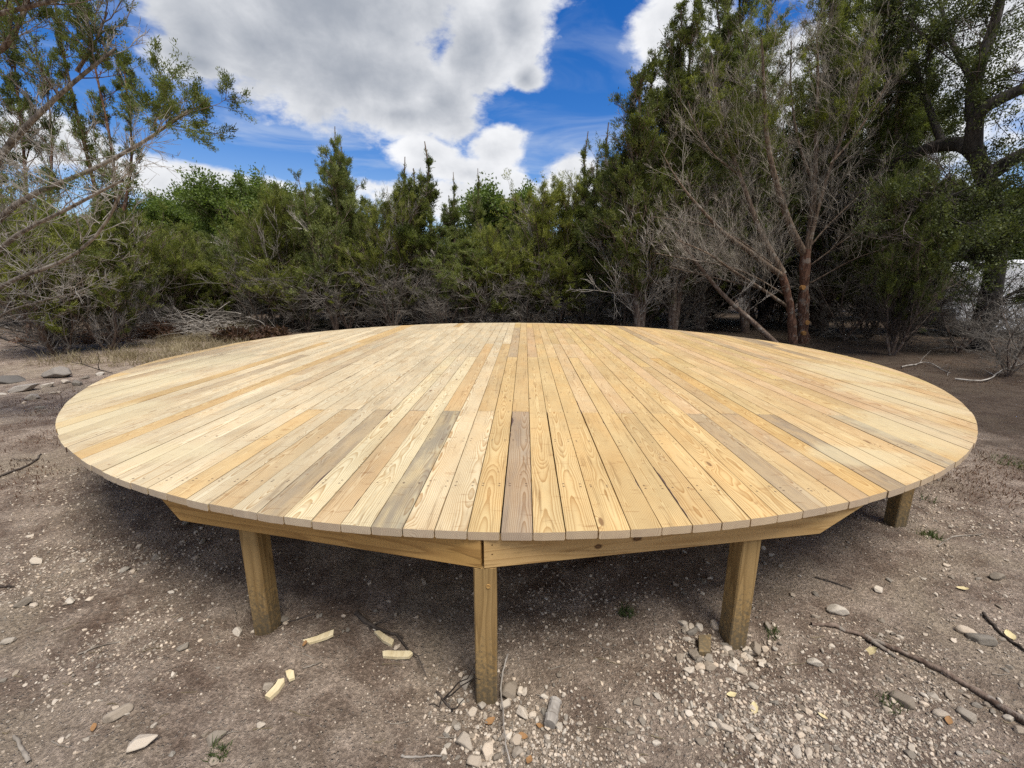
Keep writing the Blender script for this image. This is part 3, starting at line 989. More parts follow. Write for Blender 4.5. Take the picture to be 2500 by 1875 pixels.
def build_deck():
    g = np.random.default_rng(12)
    root = empty('round_deck', (DECK_C[0], DECK_C[1], 0), -PHI)
    tag(root, 'large round wooden deck of new pine planks raised on square posts', 'deck')
    vs, qs, at1, at2, at3, at4 = [], [], [], [], [], []
    off = 0
    n0 = int(math.floor((-DECK_R - U0) / BW))
    n1 = int(math.ceil((DECK_R - U0) / BW))
    for i in range(n0, n1):
        a, b = U0 + i * BW, U0 + (i + 1) * BW
        mid = (a + b) / 2
        if i % 2:
            js = [-2.987, 0.958]
        else:
            js = [-0.357, 3.575]
        if abs(i) > 9 and g.random() < 0.75:
            sft = g.choice([-1.315, -0.6575, 0.6575, 1.315]) if i not in (13, 15, 19, -18) else 0
            js = [j + sft for j in js]
        vmax = math.sqrt(max(0, DECK_R ** 2 - min(abs(a), abs(b)) ** 2))
        js = [j for j in js if abs(j) < vmax - 0.25]
        cuts = [-9] + js + [9]
        for k in range(len(cuts) - 1):
            v0, v1 = cuts[k], cuts[k + 1]
            hw = BW / 2 - 0.0013
            gl = g.uniform(0, 0.0016, 2)
            gr = g.uniform(0, 0.0016, 2)
            if (i, k) in ((3, 0), (5, 0), (6, 0)):
                gl[1] += 0.006
            if (i, k) == (1, 0):
                gl += 0.003
            cols = [(-1, 0, -.001, -.033), (-1, .002, 0, -.035), (-1, .005, 0, -.038), (-.4, 0, 0, -.038), (0, 0, 0, -.038), (.4, 0, 0, -.038), (1, -.005, 0, -.038), (1, -.002, 0, -.035), (1, 0, -.001, -.033)]
            nc = len(cols)
            zoff = g.normal(0, 0.0012)
            kerf = g.normal(0, 0.0028)
            pts = np.zeros((2, nc, 2, 3))
            ok = True
            for e in (0, 1):
                L, Rr = mid - hw + gl[e], mid + hw - gr[e]
                for c, (s, d, zt, zb) in enumerate(cols):
                    u = (L + Rr) / 2 + s * (Rr - L) / 2 + d
                    uu = min(abs(u), DECK_R)
                    arc = math.sqrt(max(DECK_R ** 2 - uu ** 2, 0))
                    if (v0, v1)[e] in (-9, 9):
                        v = -arc if e == 0 else arc
                        v += kerf + g.normal(0, 0.0006)
                    else:
                        v = (v0, v1)[e] + (0.0012 if e == 0 else -0.0012)
                        v = max(-arc, min(arc, v))
                    pts[e, c, 0] = (u, v, zt + zoff)
                    pts[e, c, 1] = (u, v, zb + zoff)
            # skip slivers outside the circle
            if pts[1, nc // 2, 0, 1] - pts[0, nc // 2, 0, 1] < 0.03:
                continue
            V = pts.reshape(-1, 3)
            ix = np.arange(2 * nc * 2).reshape(2, nc, 2)
            q = []
            for c in range(nc - 1):
                q.append((ix[0, c, 0], ix[0, c + 1, 0], ix[1, c + 1, 0], ix[1, c, 0]))
                q.append((ix[0, c, 1], ix[1, c, 1], ix[1, c + 1, 1], ix[0, c + 1, 1]))
                q.append((ix[0, c, 1], ix[0, c + 1, 1], ix[0, c + 1, 0], ix[0, c, 0]))
                q.append((ix[1, c, 0], ix[1, c + 1, 0], ix[1, c + 1, 1], ix[1, c, 1]))
            q.append((ix[0, 0, 0], ix[1, 0, 0], ix[1, 0, 1], ix[0, 0, 1]))
            q.append((ix[0, -1, 1], ix[1, -1, 1], ix[1, -1, 0], ix[0, -1, 0]))
            tint, grey, wane = board_tint(i, v0, v1, g)
            if (i, k) in SPECIAL:
                tint, grey, wane = SPECIAL[(i, k)]
            vs.append(V)
            qs.append(np.array(q) + off)
            off += len(V)
            tint = np.array(tint) * (0.92, 0.935, 0.885)
            n = len(q)
            at4.append(np.array(([0, 0, 1, 1] * (nc - 1)) + [0, 0], float))
            at1.append(np.tile(tint, (n, 1)))
            at2.append(np.tile((mid, g.normal(0, 0.035), -abs(g.normal(0.035, 0.03)) + 0.012), (n, 1)))
            at3.append(np.tile((g.random(), grey, wane), (n, 1)))
    me = np_mesh('decking', np.concatenate(vs), np.concatenate(qs), M['deck'],
                 {'tint': np.concatenate(at1), 'p1': np.concatenate(at2), 'p2': np.concatenate(at3), 'cap': np.concatenate(at4)})
    obj('decking', me, root, (0, 0, DECK_Z))

    def loc(x, y):
        x, y = x - DECK_C[0], y - DECK_C[1]
        return x * math.cos(PHI) - y * math.sin(PHI), x * math.sin(PHI) + y * math.cos(PHI)

    def beam(name, A, B, zt, h, th, mat, cutA=0.0, cutB=0.0, inward=None):
        """straight timber from A to B (deck coordinates) with its outer face on the line AB; sloped end cuts"""
        A, B = np.array(A), np.array(B)
        L = np.linalg.norm(B - A)
        d = (B - A) / L
        nrm = np.array((-d[1], d[0]))
        if inward is not None and np.dot(nrm, np.array(inward)) < 0:
            nrm = -nrm
        sgn = 1 if (d[0] * nrm[1] - d[1] * nrm[0]) > 0 else -1
        e = 0.004
        prof = [(0, -h + e), (e, -h), (th - e, -h), (th, -h + e), (th, -e), (th - e, 0), (e, 0), (0, -e)]
        n = 40
        V, Q = [], []
        for k in range(n + 1):
            t = k / n
            for (pn, pz) in prof:
                a0 = cutA * (-pz / h)
                b0 = L - cutB * (-pz / h)
                V.append((a0 + (b0 - a0) * t, sgn * pn, pz))
        m_ = len(prof)
        for k in range(n):
            for j in range(m_):
                Q.append((k * m_ + j, k * m_ + (j + 1) % m_, (k + 1) * m_ + (j + 1) % m_, (k + 1) * m_ + j))
        for base in (0, n * m_):
            Q.append((base, base + 1, base + 2, base + 3))
            Q.append((base, base + 3, base + 4, base + 7))
            Q.append((base + 7, base + 4, base + 5, base + 6))
        o = obj(name, np_mesh(name, V, Q, mat), root, (A[0], A[1], zt), (0, 0, math.atan2(d[1], d[0])))
        return o
    zb = DECK_Z - T_BOARD - 0.001
    c0, c1 = loc(-0.133, 1.682), loc(-0.117, 1.682)
    l1, r1 = loc(-1.835, 2.092), loc(1.757, 2.002)
    beam('rim_beam', l1, c0, zb, 0.142, 0.04, M['beam'], 0.13, 0.0, (0, 1))
    beam('rim_beam', c1, r1, zb, 0.142, 0.04, M['beamk'], 0.0, 0.24, (0, 1))
    for o in [k for k in root.children if k.name.startswith('rim_beam')]:
        pass
    # joists across, set back from the rim, and two bearers
    for k in range(-4, 8):
        v = -3.40 + (k + 4) * 0.657
        if v > DECK_R - 0.7:
            continue
        hw = math.sqrt(DECK_R ** 2 - v ** 2) - 0.42
        beam('joist', (-hw, v), (hw, v), zb, 0.14, 0.04, M['beam'], 0.08, 0.08, (0, 1))
    for u in (-2.55, -1.25, 1.25, 2.8):
        hv = math.sqrt(DECK_R ** 2 - u ** 2) - 0.9
        beam('bearer', (u, -hv), (u, hv), zb - 0.142, 0.14, 0.04, M['beam'], 0.05, 0.05, (1, 0))

    def post(x, y, rz, w=0.1, top=None):
        gz = float(ground_z(x, y))
        zt = (zb - 0.143) if top is None else top
        e = 0.006
        hw = w / 2
        prof = [(-hw, -hw + e), (-hw + e, -hw), (hw - e, -hw), (hw, -hw + e), (hw, hw - e), (hw - e, hw), (-hw + e, hw), (-hw, hw - e)]
        V, Q = [], []
        n = 8
        zz = np.linspace(-0.25, zt - gz, n + 1)
        for z in zz:
            for p in prof:
                V.append((p[0], p[1], z))
        for k in range(n):
            for j in range(8):
                Q.append((k * 8 + j, k * 8 + (j + 1) % 8, (k + 1) * 8 + (j + 1) % 8, (k + 1) * 8 + j))
        bs = n * 8
        Q += [(bs, bs + 1, bs + 2, bs + 3), (bs, bs + 3, bs + 4, bs + 7), (bs + 7, bs + 4, bs + 5, bs + 6)]
        lx, ly = loc(x, y)
        return obj('post', np_mesh('post', V, Q, M['post']), root, (lx, ly, gz), (0, 0, rz))
    fp = post(-0.115, 1.735, 0.03)
    an = np.arange(12) * 2 * np.pi / 12
    ring = np.stack((0.0105 * np.cos(an), 0 * an, 0.0105 * np.sin(an)), 1)
    pv = np.concatenate((ring, ring * 0.9 + (0, -0.003, 0), [(0, -0.002, 0)]))
    pq = [(i, (i + 1) % 12, 12 + (i + 1) % 12, 12 + i) for i in range(12)]
    pt = [(12 + i, 12 + (i + 1) % 12, 24) for i in range(12)]
    zt_ = zb - 0.143 - float(ground_z(-0.115, 1.735))
    obj('plug', np_mesh('plug', pv, pq, M['beam'], tris=pt), fp, (0.014, -0.0505, zt_ - 0.088))
    post(-1.335, 2.06, R_(-6))
    post(1.165, 1.965, R_(10))
    post(2.90, 3.02, R_(8))
    for (x, y) in [(-1.2, 4.0), (1.3, 4.1), (-3.6, 5.0), (3.7, 4.9), (-1.2, 6.4), (1.3, 6.4), (-4.0, 6.9), (4.1, 6.8), (-3.4, 8.8), (3.4, 8.8),
                   (-1.3, 10.1), (1.4, 10.1)]:
        post(x, y, rng.uniform(-0.1, 0.1))
    return root


build_deck()
DETAIL = True

# ------------------------------------------------------------------ trees behind the deck
def place_like(o, px, py_top, Y, h0, wx=1.0, rz=None, g=rng):
    """stand a tree of height h0 at depth Y so that its top is seen at (px, py_top)"""
    p = at(px, py_top, Y)
    z0 = float(ground_z(p[0], Y))
    s = (p[2] - z0) / h0
    o.location = (p[0], Y, z0 - 0.05)
    o.scale = (s * wx, s * wx, s)
    o.rotation_euler = (0, 0, g.uniform(0, 6.28) if rz is None else rz)
    return o


JM = {}
PROTO_H = {}


def proto(kind):
    """first call makes the tree itself, later calls copy it"""
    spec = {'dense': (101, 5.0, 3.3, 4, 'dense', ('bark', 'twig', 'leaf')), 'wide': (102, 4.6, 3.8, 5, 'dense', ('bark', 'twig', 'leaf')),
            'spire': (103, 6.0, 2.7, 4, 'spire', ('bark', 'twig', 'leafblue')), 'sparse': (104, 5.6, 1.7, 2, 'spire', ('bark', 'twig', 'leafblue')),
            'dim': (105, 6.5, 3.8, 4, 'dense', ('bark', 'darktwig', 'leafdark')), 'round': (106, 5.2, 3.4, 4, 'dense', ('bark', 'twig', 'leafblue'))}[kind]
    if kind not in JM:
        st, res = juniper_proto(*spec[:5])
        JM[kind] = make_tree('juniper_tree', st, res, [M[k] for k in spec[5]])
        PROTO_H[kind] = float(np.percentile(np.concatenate([p[0][:, 2] for p in res[2]]), 99.7))
        return JM[kind], PROTO_H[kind]
    return copy_tree(JM[kind]), PROTO_H[kind]


def juniper(kind, px, py, Y, wx, label, group='junipers walling the clearing'):
    o, h = proto(kind)
    place_like(o, px, py, Y, h, wx)
    tag(o, label, 'tree', group)
    return o


row = [
    ('wide', 40, 430, 10.6, 0.95, 'dense green juniper behind the bare twigs at the far left edge'),
    ('dense', 185, 475, 11.2, 0.85, 'green juniper just right of the left edge behind the grey curved limb'),
    ('wide', 330, 520, 15.5, 0.95, 'bushy yellowish green juniper above the red needle heap'),
    ('dense', 440, 545, 17.5, 1.00, 'green juniper directly behind the grey brush pile'),
    ('round', 560, 555, 18.5, 1.05, 'green juniper below the round oak crown'),
    ('wide', 690, 430, 17.0, 0.85, 'juniper with a low shoulder left of the tall twin tops'),
    ('spire', 780, 335, 15.8, 0.85, 'tallest juniper of the middle with twin pointed tops'),
    ('spire', 850, 365, 17.2, 0.80, 'pointed juniper leaning on the right flank of the twin topped one'),
    ('dense', 930, 440, 16.6, 0.75, 'dark green juniper between the twin tops and the slender spire'),
    ('sparse', 1036, 378, 16.2, 1.25, 'slender spire juniper left of the deck middle'),
    ('sparse', 1000, 425, 17.0, 1.1, 'thin topped juniper at the left shoulder of the slender spire'),
    ('sparse', 1095, 450, 16.8, 0.9, 'thin juniper with an open top right of the slender spire'),
    ('sparse', 1155, 442, 17.0, 0.85, 'smallest thin spire juniper before the gap of white cloud'),
    ('wide', 1190, 545, 16.0, 0.85, 'low juniper with pale bare twigs before the gap in the trees'),
    ('round', 1290, 520, 17.5, 0.80, 'blunt green juniper behind the middle of the deck'),
    ('dense', 1375, 445, 16.5, 0.90, 'bushy juniper under the bright round cloud'),
    ('sparse', 1432, 372, 16.2, 1.0, 'thin spire juniper with see through top, left one of a pair'),
    ('sparse', 1500, 352, 15.6, 1.1, 'thin spire juniper with see through top, right one of a pair'),
    ('round', 1545, 400, 15.0, 0.85, 'dark green juniper left of the bare tree'),
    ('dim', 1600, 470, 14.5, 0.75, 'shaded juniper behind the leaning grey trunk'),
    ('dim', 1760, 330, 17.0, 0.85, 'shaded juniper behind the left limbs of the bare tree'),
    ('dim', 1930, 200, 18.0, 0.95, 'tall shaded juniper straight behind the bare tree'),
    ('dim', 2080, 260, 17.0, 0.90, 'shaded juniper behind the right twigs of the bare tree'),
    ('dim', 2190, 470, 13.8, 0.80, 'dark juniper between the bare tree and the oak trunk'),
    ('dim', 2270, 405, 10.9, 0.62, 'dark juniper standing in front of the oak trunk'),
    ('dim', 2290, 430, 15.2, 0.85, 'dark juniper close left of the oak trunk'),
]
for r in row:
    juniper(*r)
for k in range(22):                                     # further trees seen through the gaps
    px = -40 + k * 104 + rng.uniform(-35, 35)
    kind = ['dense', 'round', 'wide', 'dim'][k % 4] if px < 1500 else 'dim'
    juniper(kind, px, rng.uniform(540, 580) if px < 1500 else rng.uniform(330, 480), rng.uniform(21, 27), rng.uniform(0.95, 1.2),
            'juniper standing in the second rank of the green tree wall', 'junipers of the second rank')

# the two tall junipers left of the bare tree
gt = np.random.default_rng(55)


def px_stem(pts, Ys, r0, r1, n=12):
    Ys = np.linspace(Ys[0], Ys[1], len(pts)) if hasattr(Ys, '__len__') else [Ys] * len(pts)
    return resample([at(p[0], p[1], y) for p, y in zip(pts, Ys)], n), r0, r1


def rel(st, o):
    return [(p - np.array(o), a, b) for p, a, b in st]


def tall_juniper(seed, pts, Y, w, label, leaf='leafdark', r0=0.11, per_m=12):
    g = np.random.default_rng(seed)
    base = at(pts[0][0], pts[0][1], Y)
    base[2] = float(ground_z(base[0], base[1]))
    st = []
    for q in (pts, [(p[0] + 22 * i, p[1] + 26 * i) for i, p in enumerate(pts)], [(p[0] - 15 * i, p[1] + 34 * i) for i, p in enumerate(pts)], [(p[0] - 9 * i, p[1] + 15 * i) for i, p in enumerate(pts)]):
        st.append(px_stem(q, (Y, Y + g.uniform(-0.8, 0.8)), r0, 0.012))
    st = rel(st, base)
    H = max(s[0][-1, 2] for s in st)
    res = grow(st, g, per_m=per_m, blen=lambda z: w * 1.2 * (0.06 + 0.94 * max(0, 1 - z / H) ** 0.8), elev=(0.1, 1.0), up=0.11,
               dead=lambda z: float(np.clip(0.95 - z / H * 2.2, 0.08, 1)), nsub=8, sublen=0.48, nspray=4, nblade=7, blade=(0.075, 0.017), spread=0.45, leafy=0.8, leader=30,
               rb=0.02, twig=0.006, start=0.12, twig_n=4, jit=0.035)
    o = make_tree('juniper_tree', st, res, [M['bark'], M['twig'], M[leaf]], base)
    tag(o, label, 'tree')
    return o


tall_juniper(61, [(1640, 850), (1650, 600), (1668, 300), (1690, 100), (1700, -40)], 14.0, 1.65, 'tall dark juniper with pointed top against the small white cloud')
tall_juniper(62, [(1560, 850), (1560, 620), (1570, 380), (1590, 230), (1600, 120)], 13.6, 1.45, 'tall narrow juniper stepping down left of the pointed one')
tall_juniper(63, [(1820, 850), (1810, 500), (1800, 200), (1810, 0), (1800, -200)], 15.5, 1.6, 'very tall dark juniper rising out of the picture behind the bare tree', 'leafblue')
tall_juniper(65, [(2180, 850), (2190, 600), (2180, 380), (2200, 150), (2190, -40)], 14.8, 1.5, 'dark juniper with open crown between the bare tree and the oak limb', 'leafblue')
tall_juniper(66, [(1705, 850), (1710, 650), (1730, 450), (1740, 300), (1745, 160)], 16.5, 1.6, 'juniper seen through the left limbs of the bare tree')
tall_juniper(64, [(2010, 850), (2020, 500), (2050, 200), (2060, 0), (2070, -200)], 15.8, 1.7, 'very tall dark juniper rising behind the right twigs of the bare tree', 'leafblue')


# ------------------------------------------------------------------ bare tree on the right
def bare_tree():
    g = np.random.default_rng(77)
    Z = lambda x, y: (1700 + x * 0.3316, 300 + y * 0.3316)
    base = gpt(*Z(780, 1660))
    base = at(*Z(780, 1640), 13.0)
    base[2] = float(ground_z(base[0], 13.0))
    S = lambda pts, Y, r0, r1: px_stem([Z(*p) for p in pts], Y, r0, r1, 14)
    trunk = [
        S([(782, 1700), (785, 1450), (795, 1200), (800, 1000), (806, 930)], (13.0, 13.0), 0.165, 0.125),
        S([(715, 1690), (700, 1400), (655, 1190), (625, 1110)], (12.9, 12.85), 0.13, 0.105)]
    limbs = [
        S([(802, 980), (700, 800), (650, 660), (600, 480), (540, 270), (510, 130), (520, 0), (490, -220), (500, -420), (480, -620)], (13.0, 12.3), 0.10, 0.022),
        S([(812, 980), (840, 800), (860, 600), (870, 400), (890, 200), (880, 0), (900, -300), (890, -620)], (13.0, 13.4), 0.095, 0.02),
        S([(815, 960), (880, 700), (930, 500), (1010, 250), (1070, 120), (1120, 0), (1200, -300), (1240, -560)], (13.0, 12.6), 0.06, 0.014),
        S([(855, 430), (790, 270), (750, 130), (720, 0), (690, -300), (700, -600)], (13.15, 13.7), 0.04, 0.012),
        S([(640, 1130), (520, 1060), (400, 940), (200, 830), (100, 700), (0, 600), (-150, 420), (-260, 200)], (12.85, 11.8), 0.085, 0.005),
        S([(640, 1110), (560, 970), (460, 800), (400, 620), (330, 400), (240, 200), (200, 0), (120, -300), (110, -520)], (12.85, 13.5), 0.09, 0.014),
        S([(330, 400), (250, 330), (120, 240), (0, 60), (-60, -160)], (13.3, 12.8), 0.03, 0.01),
        S([(990, 300), (1150, 120), (1300, -100), (1440, -350)], (12.6, 12.2), 0.03, 0.01),
        S([(840, 1050), (1000, 930), (1100, 850), (1250, 780), (1500, 560)], (13.0, 12.0), 0.022, 0.008),
        S([(840, 1180), (1050, 1060), (1200, 980), (1500, 900), (1700, 860)], (13.0, 11.8), 0.02, 0.007),
        S([(665, 1350), (450, 1200), (250, 1080), (100, 960), (-150, 860)], (12.9, 11.6), 0.05, 0.012),
        S([(640, 1260), (420, 1120), (180, 1040), (-80, 1000), (-300, 960)], (12.9, 11.5), 0.022, 0.008),
        S([(560, 1040), (380, 900), (150, 760), (-100, 720), (-330, 690)], (12.7, 12.2), 0.022, 0.008),
        S([(845, 900), (960, 760), (1130, 600), (1320, 420), (1450, 200)], (13.1, 13.4), 0.026, 0.008),
        S([(700, 1380), (500, 1220), (300, 1180), (50, 1120), (-200, 1060)], (12.9, 12.0), 0.02, 0.008),
    ]
    trunk, limbs = rel(trunk, base), rel(limbs, base)
    root = empty('bare_tree', base)
    tag(root, 'half bare tree with reddish bark and a haze of pale twigs behind the deck', 'tree')
    tr = [tubes(p[None], np.linspace(a, b, len(p))[None] * (1 + 0.10 * g.standard_normal((1, len(p)))), 10) for p, a, b in trunk]
    tro = obj('trunk', np_mesh('bare_tree_trunk', *join(tr), M['redbark'], smooth=True), root)
    for p, a, b in limbs:
        obj('limb', np_mesh('bare_tree_limb', *tubes(p[None], np.linspace(a, b, len(p))[None] * 1.05, 8), M['limbbark'], smooth=True), root)
    low = [limbs[k] for k in (4, 10, 12, 13)]
    rest = [L_ for k, L_ in enumerate(limbs) if k not in (4, 10, 12, 13)]
    _, dlow, _ = grow(low, g, per_m=4.0, blen=lambda z: 1.3, elev=(0.0, 0.7), up=0.06, dead=lambda z: 1.0, nsub=6, sublen=0.5, rb=0.009, twig=0.0028, start=0.15, nt=7, twig_n=4, mix_side=0.8)
    _, dw, _ = grow(rest, g, per_m=6.4, blen=lambda z: 1.6 if z < 6 else 1.3, elev=(0.05, 0.9), up=0.09, dead=lambda z: 1.0, nsub=7, sublen=0.50, rb=0.009, twig=0.0027, start=0.12,
                    nt=7, twig_n=5, dead_thin=1.0, mix_side=0.75)
    dw = dw + dlow
    obj('crown', np_mesh('bare_tree_twigs', *join(dw), M['tantwig'], smooth=True), root)
    _, _, lf = grow([L_ for L_ in rest], np.random.default_rng(78), per_m=3.4, blen=lambda z: 1.0, elev=(0.1, 1.0), up=0.1, dead=lambda z: float(z < 4.6), nsub=7, sublen=0.48, nspray=4, nblade=8, blade=(0.075, 0.016),
                    spread=0.45, start=0.2, twig_n=4, jit=0.035, leafy=0.7, mix_side=0.7)
    obj('foliage', foliage_mesh('bare_tree_foliage', M['leaf'], lf), root)
    # sawn knots on the trunk
    for (x, y, r) in ((787, 1212, 0.055), (815, 1470, 0.06), (792, 1548, 0.055)):
        c = at(*Z(x, y), 12.85) - base
        n = 14
        an = np.arange(n) * 2 * np.pi / n
        ring0 = np.stack((r * np.cos(an), 0 * an - 0.03, r * 1.15 * np.sin(an)), 1)
        ring1 = ring0 + (0, 0.12, 0)
        cen = np.array([[0, -0.03, 0.0]])
        V = np.concatenate((ring0, ring1, cen))
        Q = [(i, (i + 1) % n, n + (i + 1) % n, n + i) for i in range(n)]
        Tt = [((i + 1) % n, i, 2 * n) for i in range(n)]
        obj('sawn_knot', np_mesh('sawn_knot', V, Q, M['cut'], tris=Tt), root, c)


bare_tree()


def log_from(name, pts, Y, r0, r1, mat, label, cat, twigs=None):
    st = [px_stem(pts, Y, r0, r1, 14)]
    base = st[0][0][0].copy()
    st = rel(st, base)
    o = empty(name, base)
    obj('stem', np_mesh(name, *join([tubes(p[None], np.linspace(a, b, len(p))[None], 8) for p, a, b in st]), mat, smooth=True), o)
    if twigs:
        _, dw, _ = grow(st, np.random.default_rng(twigs), per_m=5, blen=lambda z: 0.8, elev=(0.0, 0.8), dead=lambda z: 1.0, nsub=6, sublen=0.5, rb=0.010, twig=0.005, start=0.3, twig_n=3, mix_side=0.6)
        obj('twig_spray', np_mesh(name + '_twigs', *join(dw), M['twig'], smooth=True), o)
    tag(o, label, cat)
    return o


Zb = lambda x, y: (1700 + x * 0.3316, 300 + y * 0.3316)
log_from('leaning_trunk', [Zb(640, 1680), Zb(560, 1600), Zb(400, 1450), Zb(200, 1280), Zb(60, 1100), Zb(-60, 960), Zb(-160, 800)], (12.4, 12.8), 0.085, 0.03, M['bark'],
         'slanting grey trunk leaning left beside the bare tree', 'trunk', 5)


# ------------------------------------------------------------------ dark live oak on the right
def live_oak():
    g = np.random.default_rng(91)
    base = at(2380, 862, 12.0)
    base[2] = float(ground_z(base[0], 12.0))
    main = [px_stem([(2375, 900), (2385, 850), (2400, 790), (2420, 716), (2435, 640), (2430, 540), (2415, 450), (2375, 360)], (12.0, 11.6), 0.24, 0.17, 16)]
    limbs = [px_stem([(2385, 375), (2360, 345), (2300, 348), (2240, 369), (2190, 395), (2148, 423), (2100, 465), (2060, 480)], (11.6, 15.0), 0.15, 0.06),
             px_stem([(2375, 365), (2381, 271), (2446, 239), (2510, 210), (2620, 160)], (11.6, 10.6), 0.14, 0.06),
             px_stem([(2378, 290), (2372, 190), (2414, 108), (2446, 0), (2460, -150)], (11.6, 11.8), 0.12, 0.04),
             px_stem([(2425, 420), (2460, 395), (2520, 365), (2640, 330)], (11.6, 10.8), 0.14, 0.06),
             px_stem([(2300, 348), (2262, 250), (2220, 120), (2180, -60)], (12.6, 14.6), 0.07, 0.02),
             px_stem([(2420, 660), (2370, 640), (2320, 600), (2290, 560)], (11.8, 11.2), 0.06, 0.02),
             px_stem([(2376, 200), (2320, 100), (2280, -50)], (11.9, 14.0), 0.06, 0.02),
             px_stem([(2435, 600), (2480, 560), (2530, 540), (2600, 530)], (11.8, 10.6), 0.05, 0.015),
             px_stem([(2430, 520), (2370, 470), (2300, 480), (2220, 520)], (11.7, 10.8), 0.06, 0.015),
             px_stem([(2440, 560), (2400, 540), (2340, 600), (2290, 660)], (11.7, 10.4), 0.05, 0.012),
             px_stem([(2410, 770), (2460, 720), (2540, 690)], (11.9, 11.0), 0.05, 0.02)]
    main, limbs = rel(main, base), rel(limbs, base)
    root = empty('live_oak', base)
    tag(root, 'dark gnarled live oak with heavy crooked limbs near the right edge', 'tree')
    obj('trunk', np_mesh('live_oak_trunk', *join([tubes(p[None], np.linspace(a, b, len(p))[None] * (1 + 0.06 * g.standard_normal((1, len(p)))), 10) for p, a, b in main]), M['oakbark'], smooth=True), root)
    for p, a, b in limbs:
        obj('limb', np_mesh('live_oak_limb', *tubes(p[None], np.linspace(a, b, len(p))[None] * 1.3, 8), M['oakbark'], smooth=True), root)
    w, d, lf = grow(limbs, g, per_m=8.5, blen=lambda z: 1.5, elev=(-0.4, 0.9), up=0.04, dead=lambda z: 0.22, nsub=8, sublen=0.5, nspray=3, nblade=8, blade=(0.06, 0.028),
                    spread=1.0, rb=0.022, twig=0.006, start=0.1, twig_n=4, jit=0.07, mix_side=0.5)
    obj('branches', np_mesh('live_oak_branches', *join(w[len(limbs):] if len(w) > len(limbs) else w), M['oakbark'], smooth=True), root)
    obj('dead_branches', np_mesh('live_oak_dead', *join(d), M['darktwig'], smooth=True), root)
    obj('crown', foliage_mesh('live_oak_crown', M['oakdark'], lf), root)


live_oak()


# ------------------------------------------------------------------ far broadleaf trees
def broadleaf(seed, px, py, Y, w, label, mat='oakleaf'):
    g = np.random.default_rng(seed)
    p = at(px, py, Y)
    base = np.array((p[0], Y, float(ground_z(p[0], Y))))
    h = p[2] - base[2]
    st = []
    for k in range(7):
        a = k * 0.9 + g.uniform(0, 0.5)
        q = [(0, 0, 0), (0.05 * np.cos(a), 0.05 * np.sin(a), h * 0.3), (w * 0.25 * np.cos(a), w * 0.25 * np.sin(a), h * 0.55), (w * 0.36 * np.cos(a) * g.uniform(0.4, 1), w * 0.36 * np.sin(a), h * g.uniform(0.72, 0.9))]
        st.append((resample(q, 9), 0.16, 0.03))
    res = grow(st, g, per_m=4.5, blen=lambda z: w * 0.26 * (0.3 + np.sqrt(max(0.0, 1 - (max(0, z / h - 0.35) / 0.65) ** 2))), elev=(0.0, 1.1), up=0.05, dead=lambda z: 0, nsub=8, sublen=0.5, nspray=3, nblade=7,
               blade=(0.17, 0.10), spread=1.0, rb=0.03, twig=0.008, start=0.35, twig_n=4, jit=0.15)
    o = make_tree('broadleaf_tree', st, (res[0], [], res[2]), [M['bark'], M['twig'], M[mat]], base)
    tag(o, label, 'tree')


broadleaf(201, 588, 440, 33, 7.5, 'far round crowned bright green tree above the junipers')
broadleaf(202, 1235, 480, 30, 6.5, 'far pale green leafy tree in the gap behind the deck')
broadleaf(203, 395, 498, 38, 8.0, 'far hazy green tree left of the round crowned one')
broadleaf(204, 2480, 470, 19, 6.0, 'yellow green leafy tree at the right edge behind the oak')


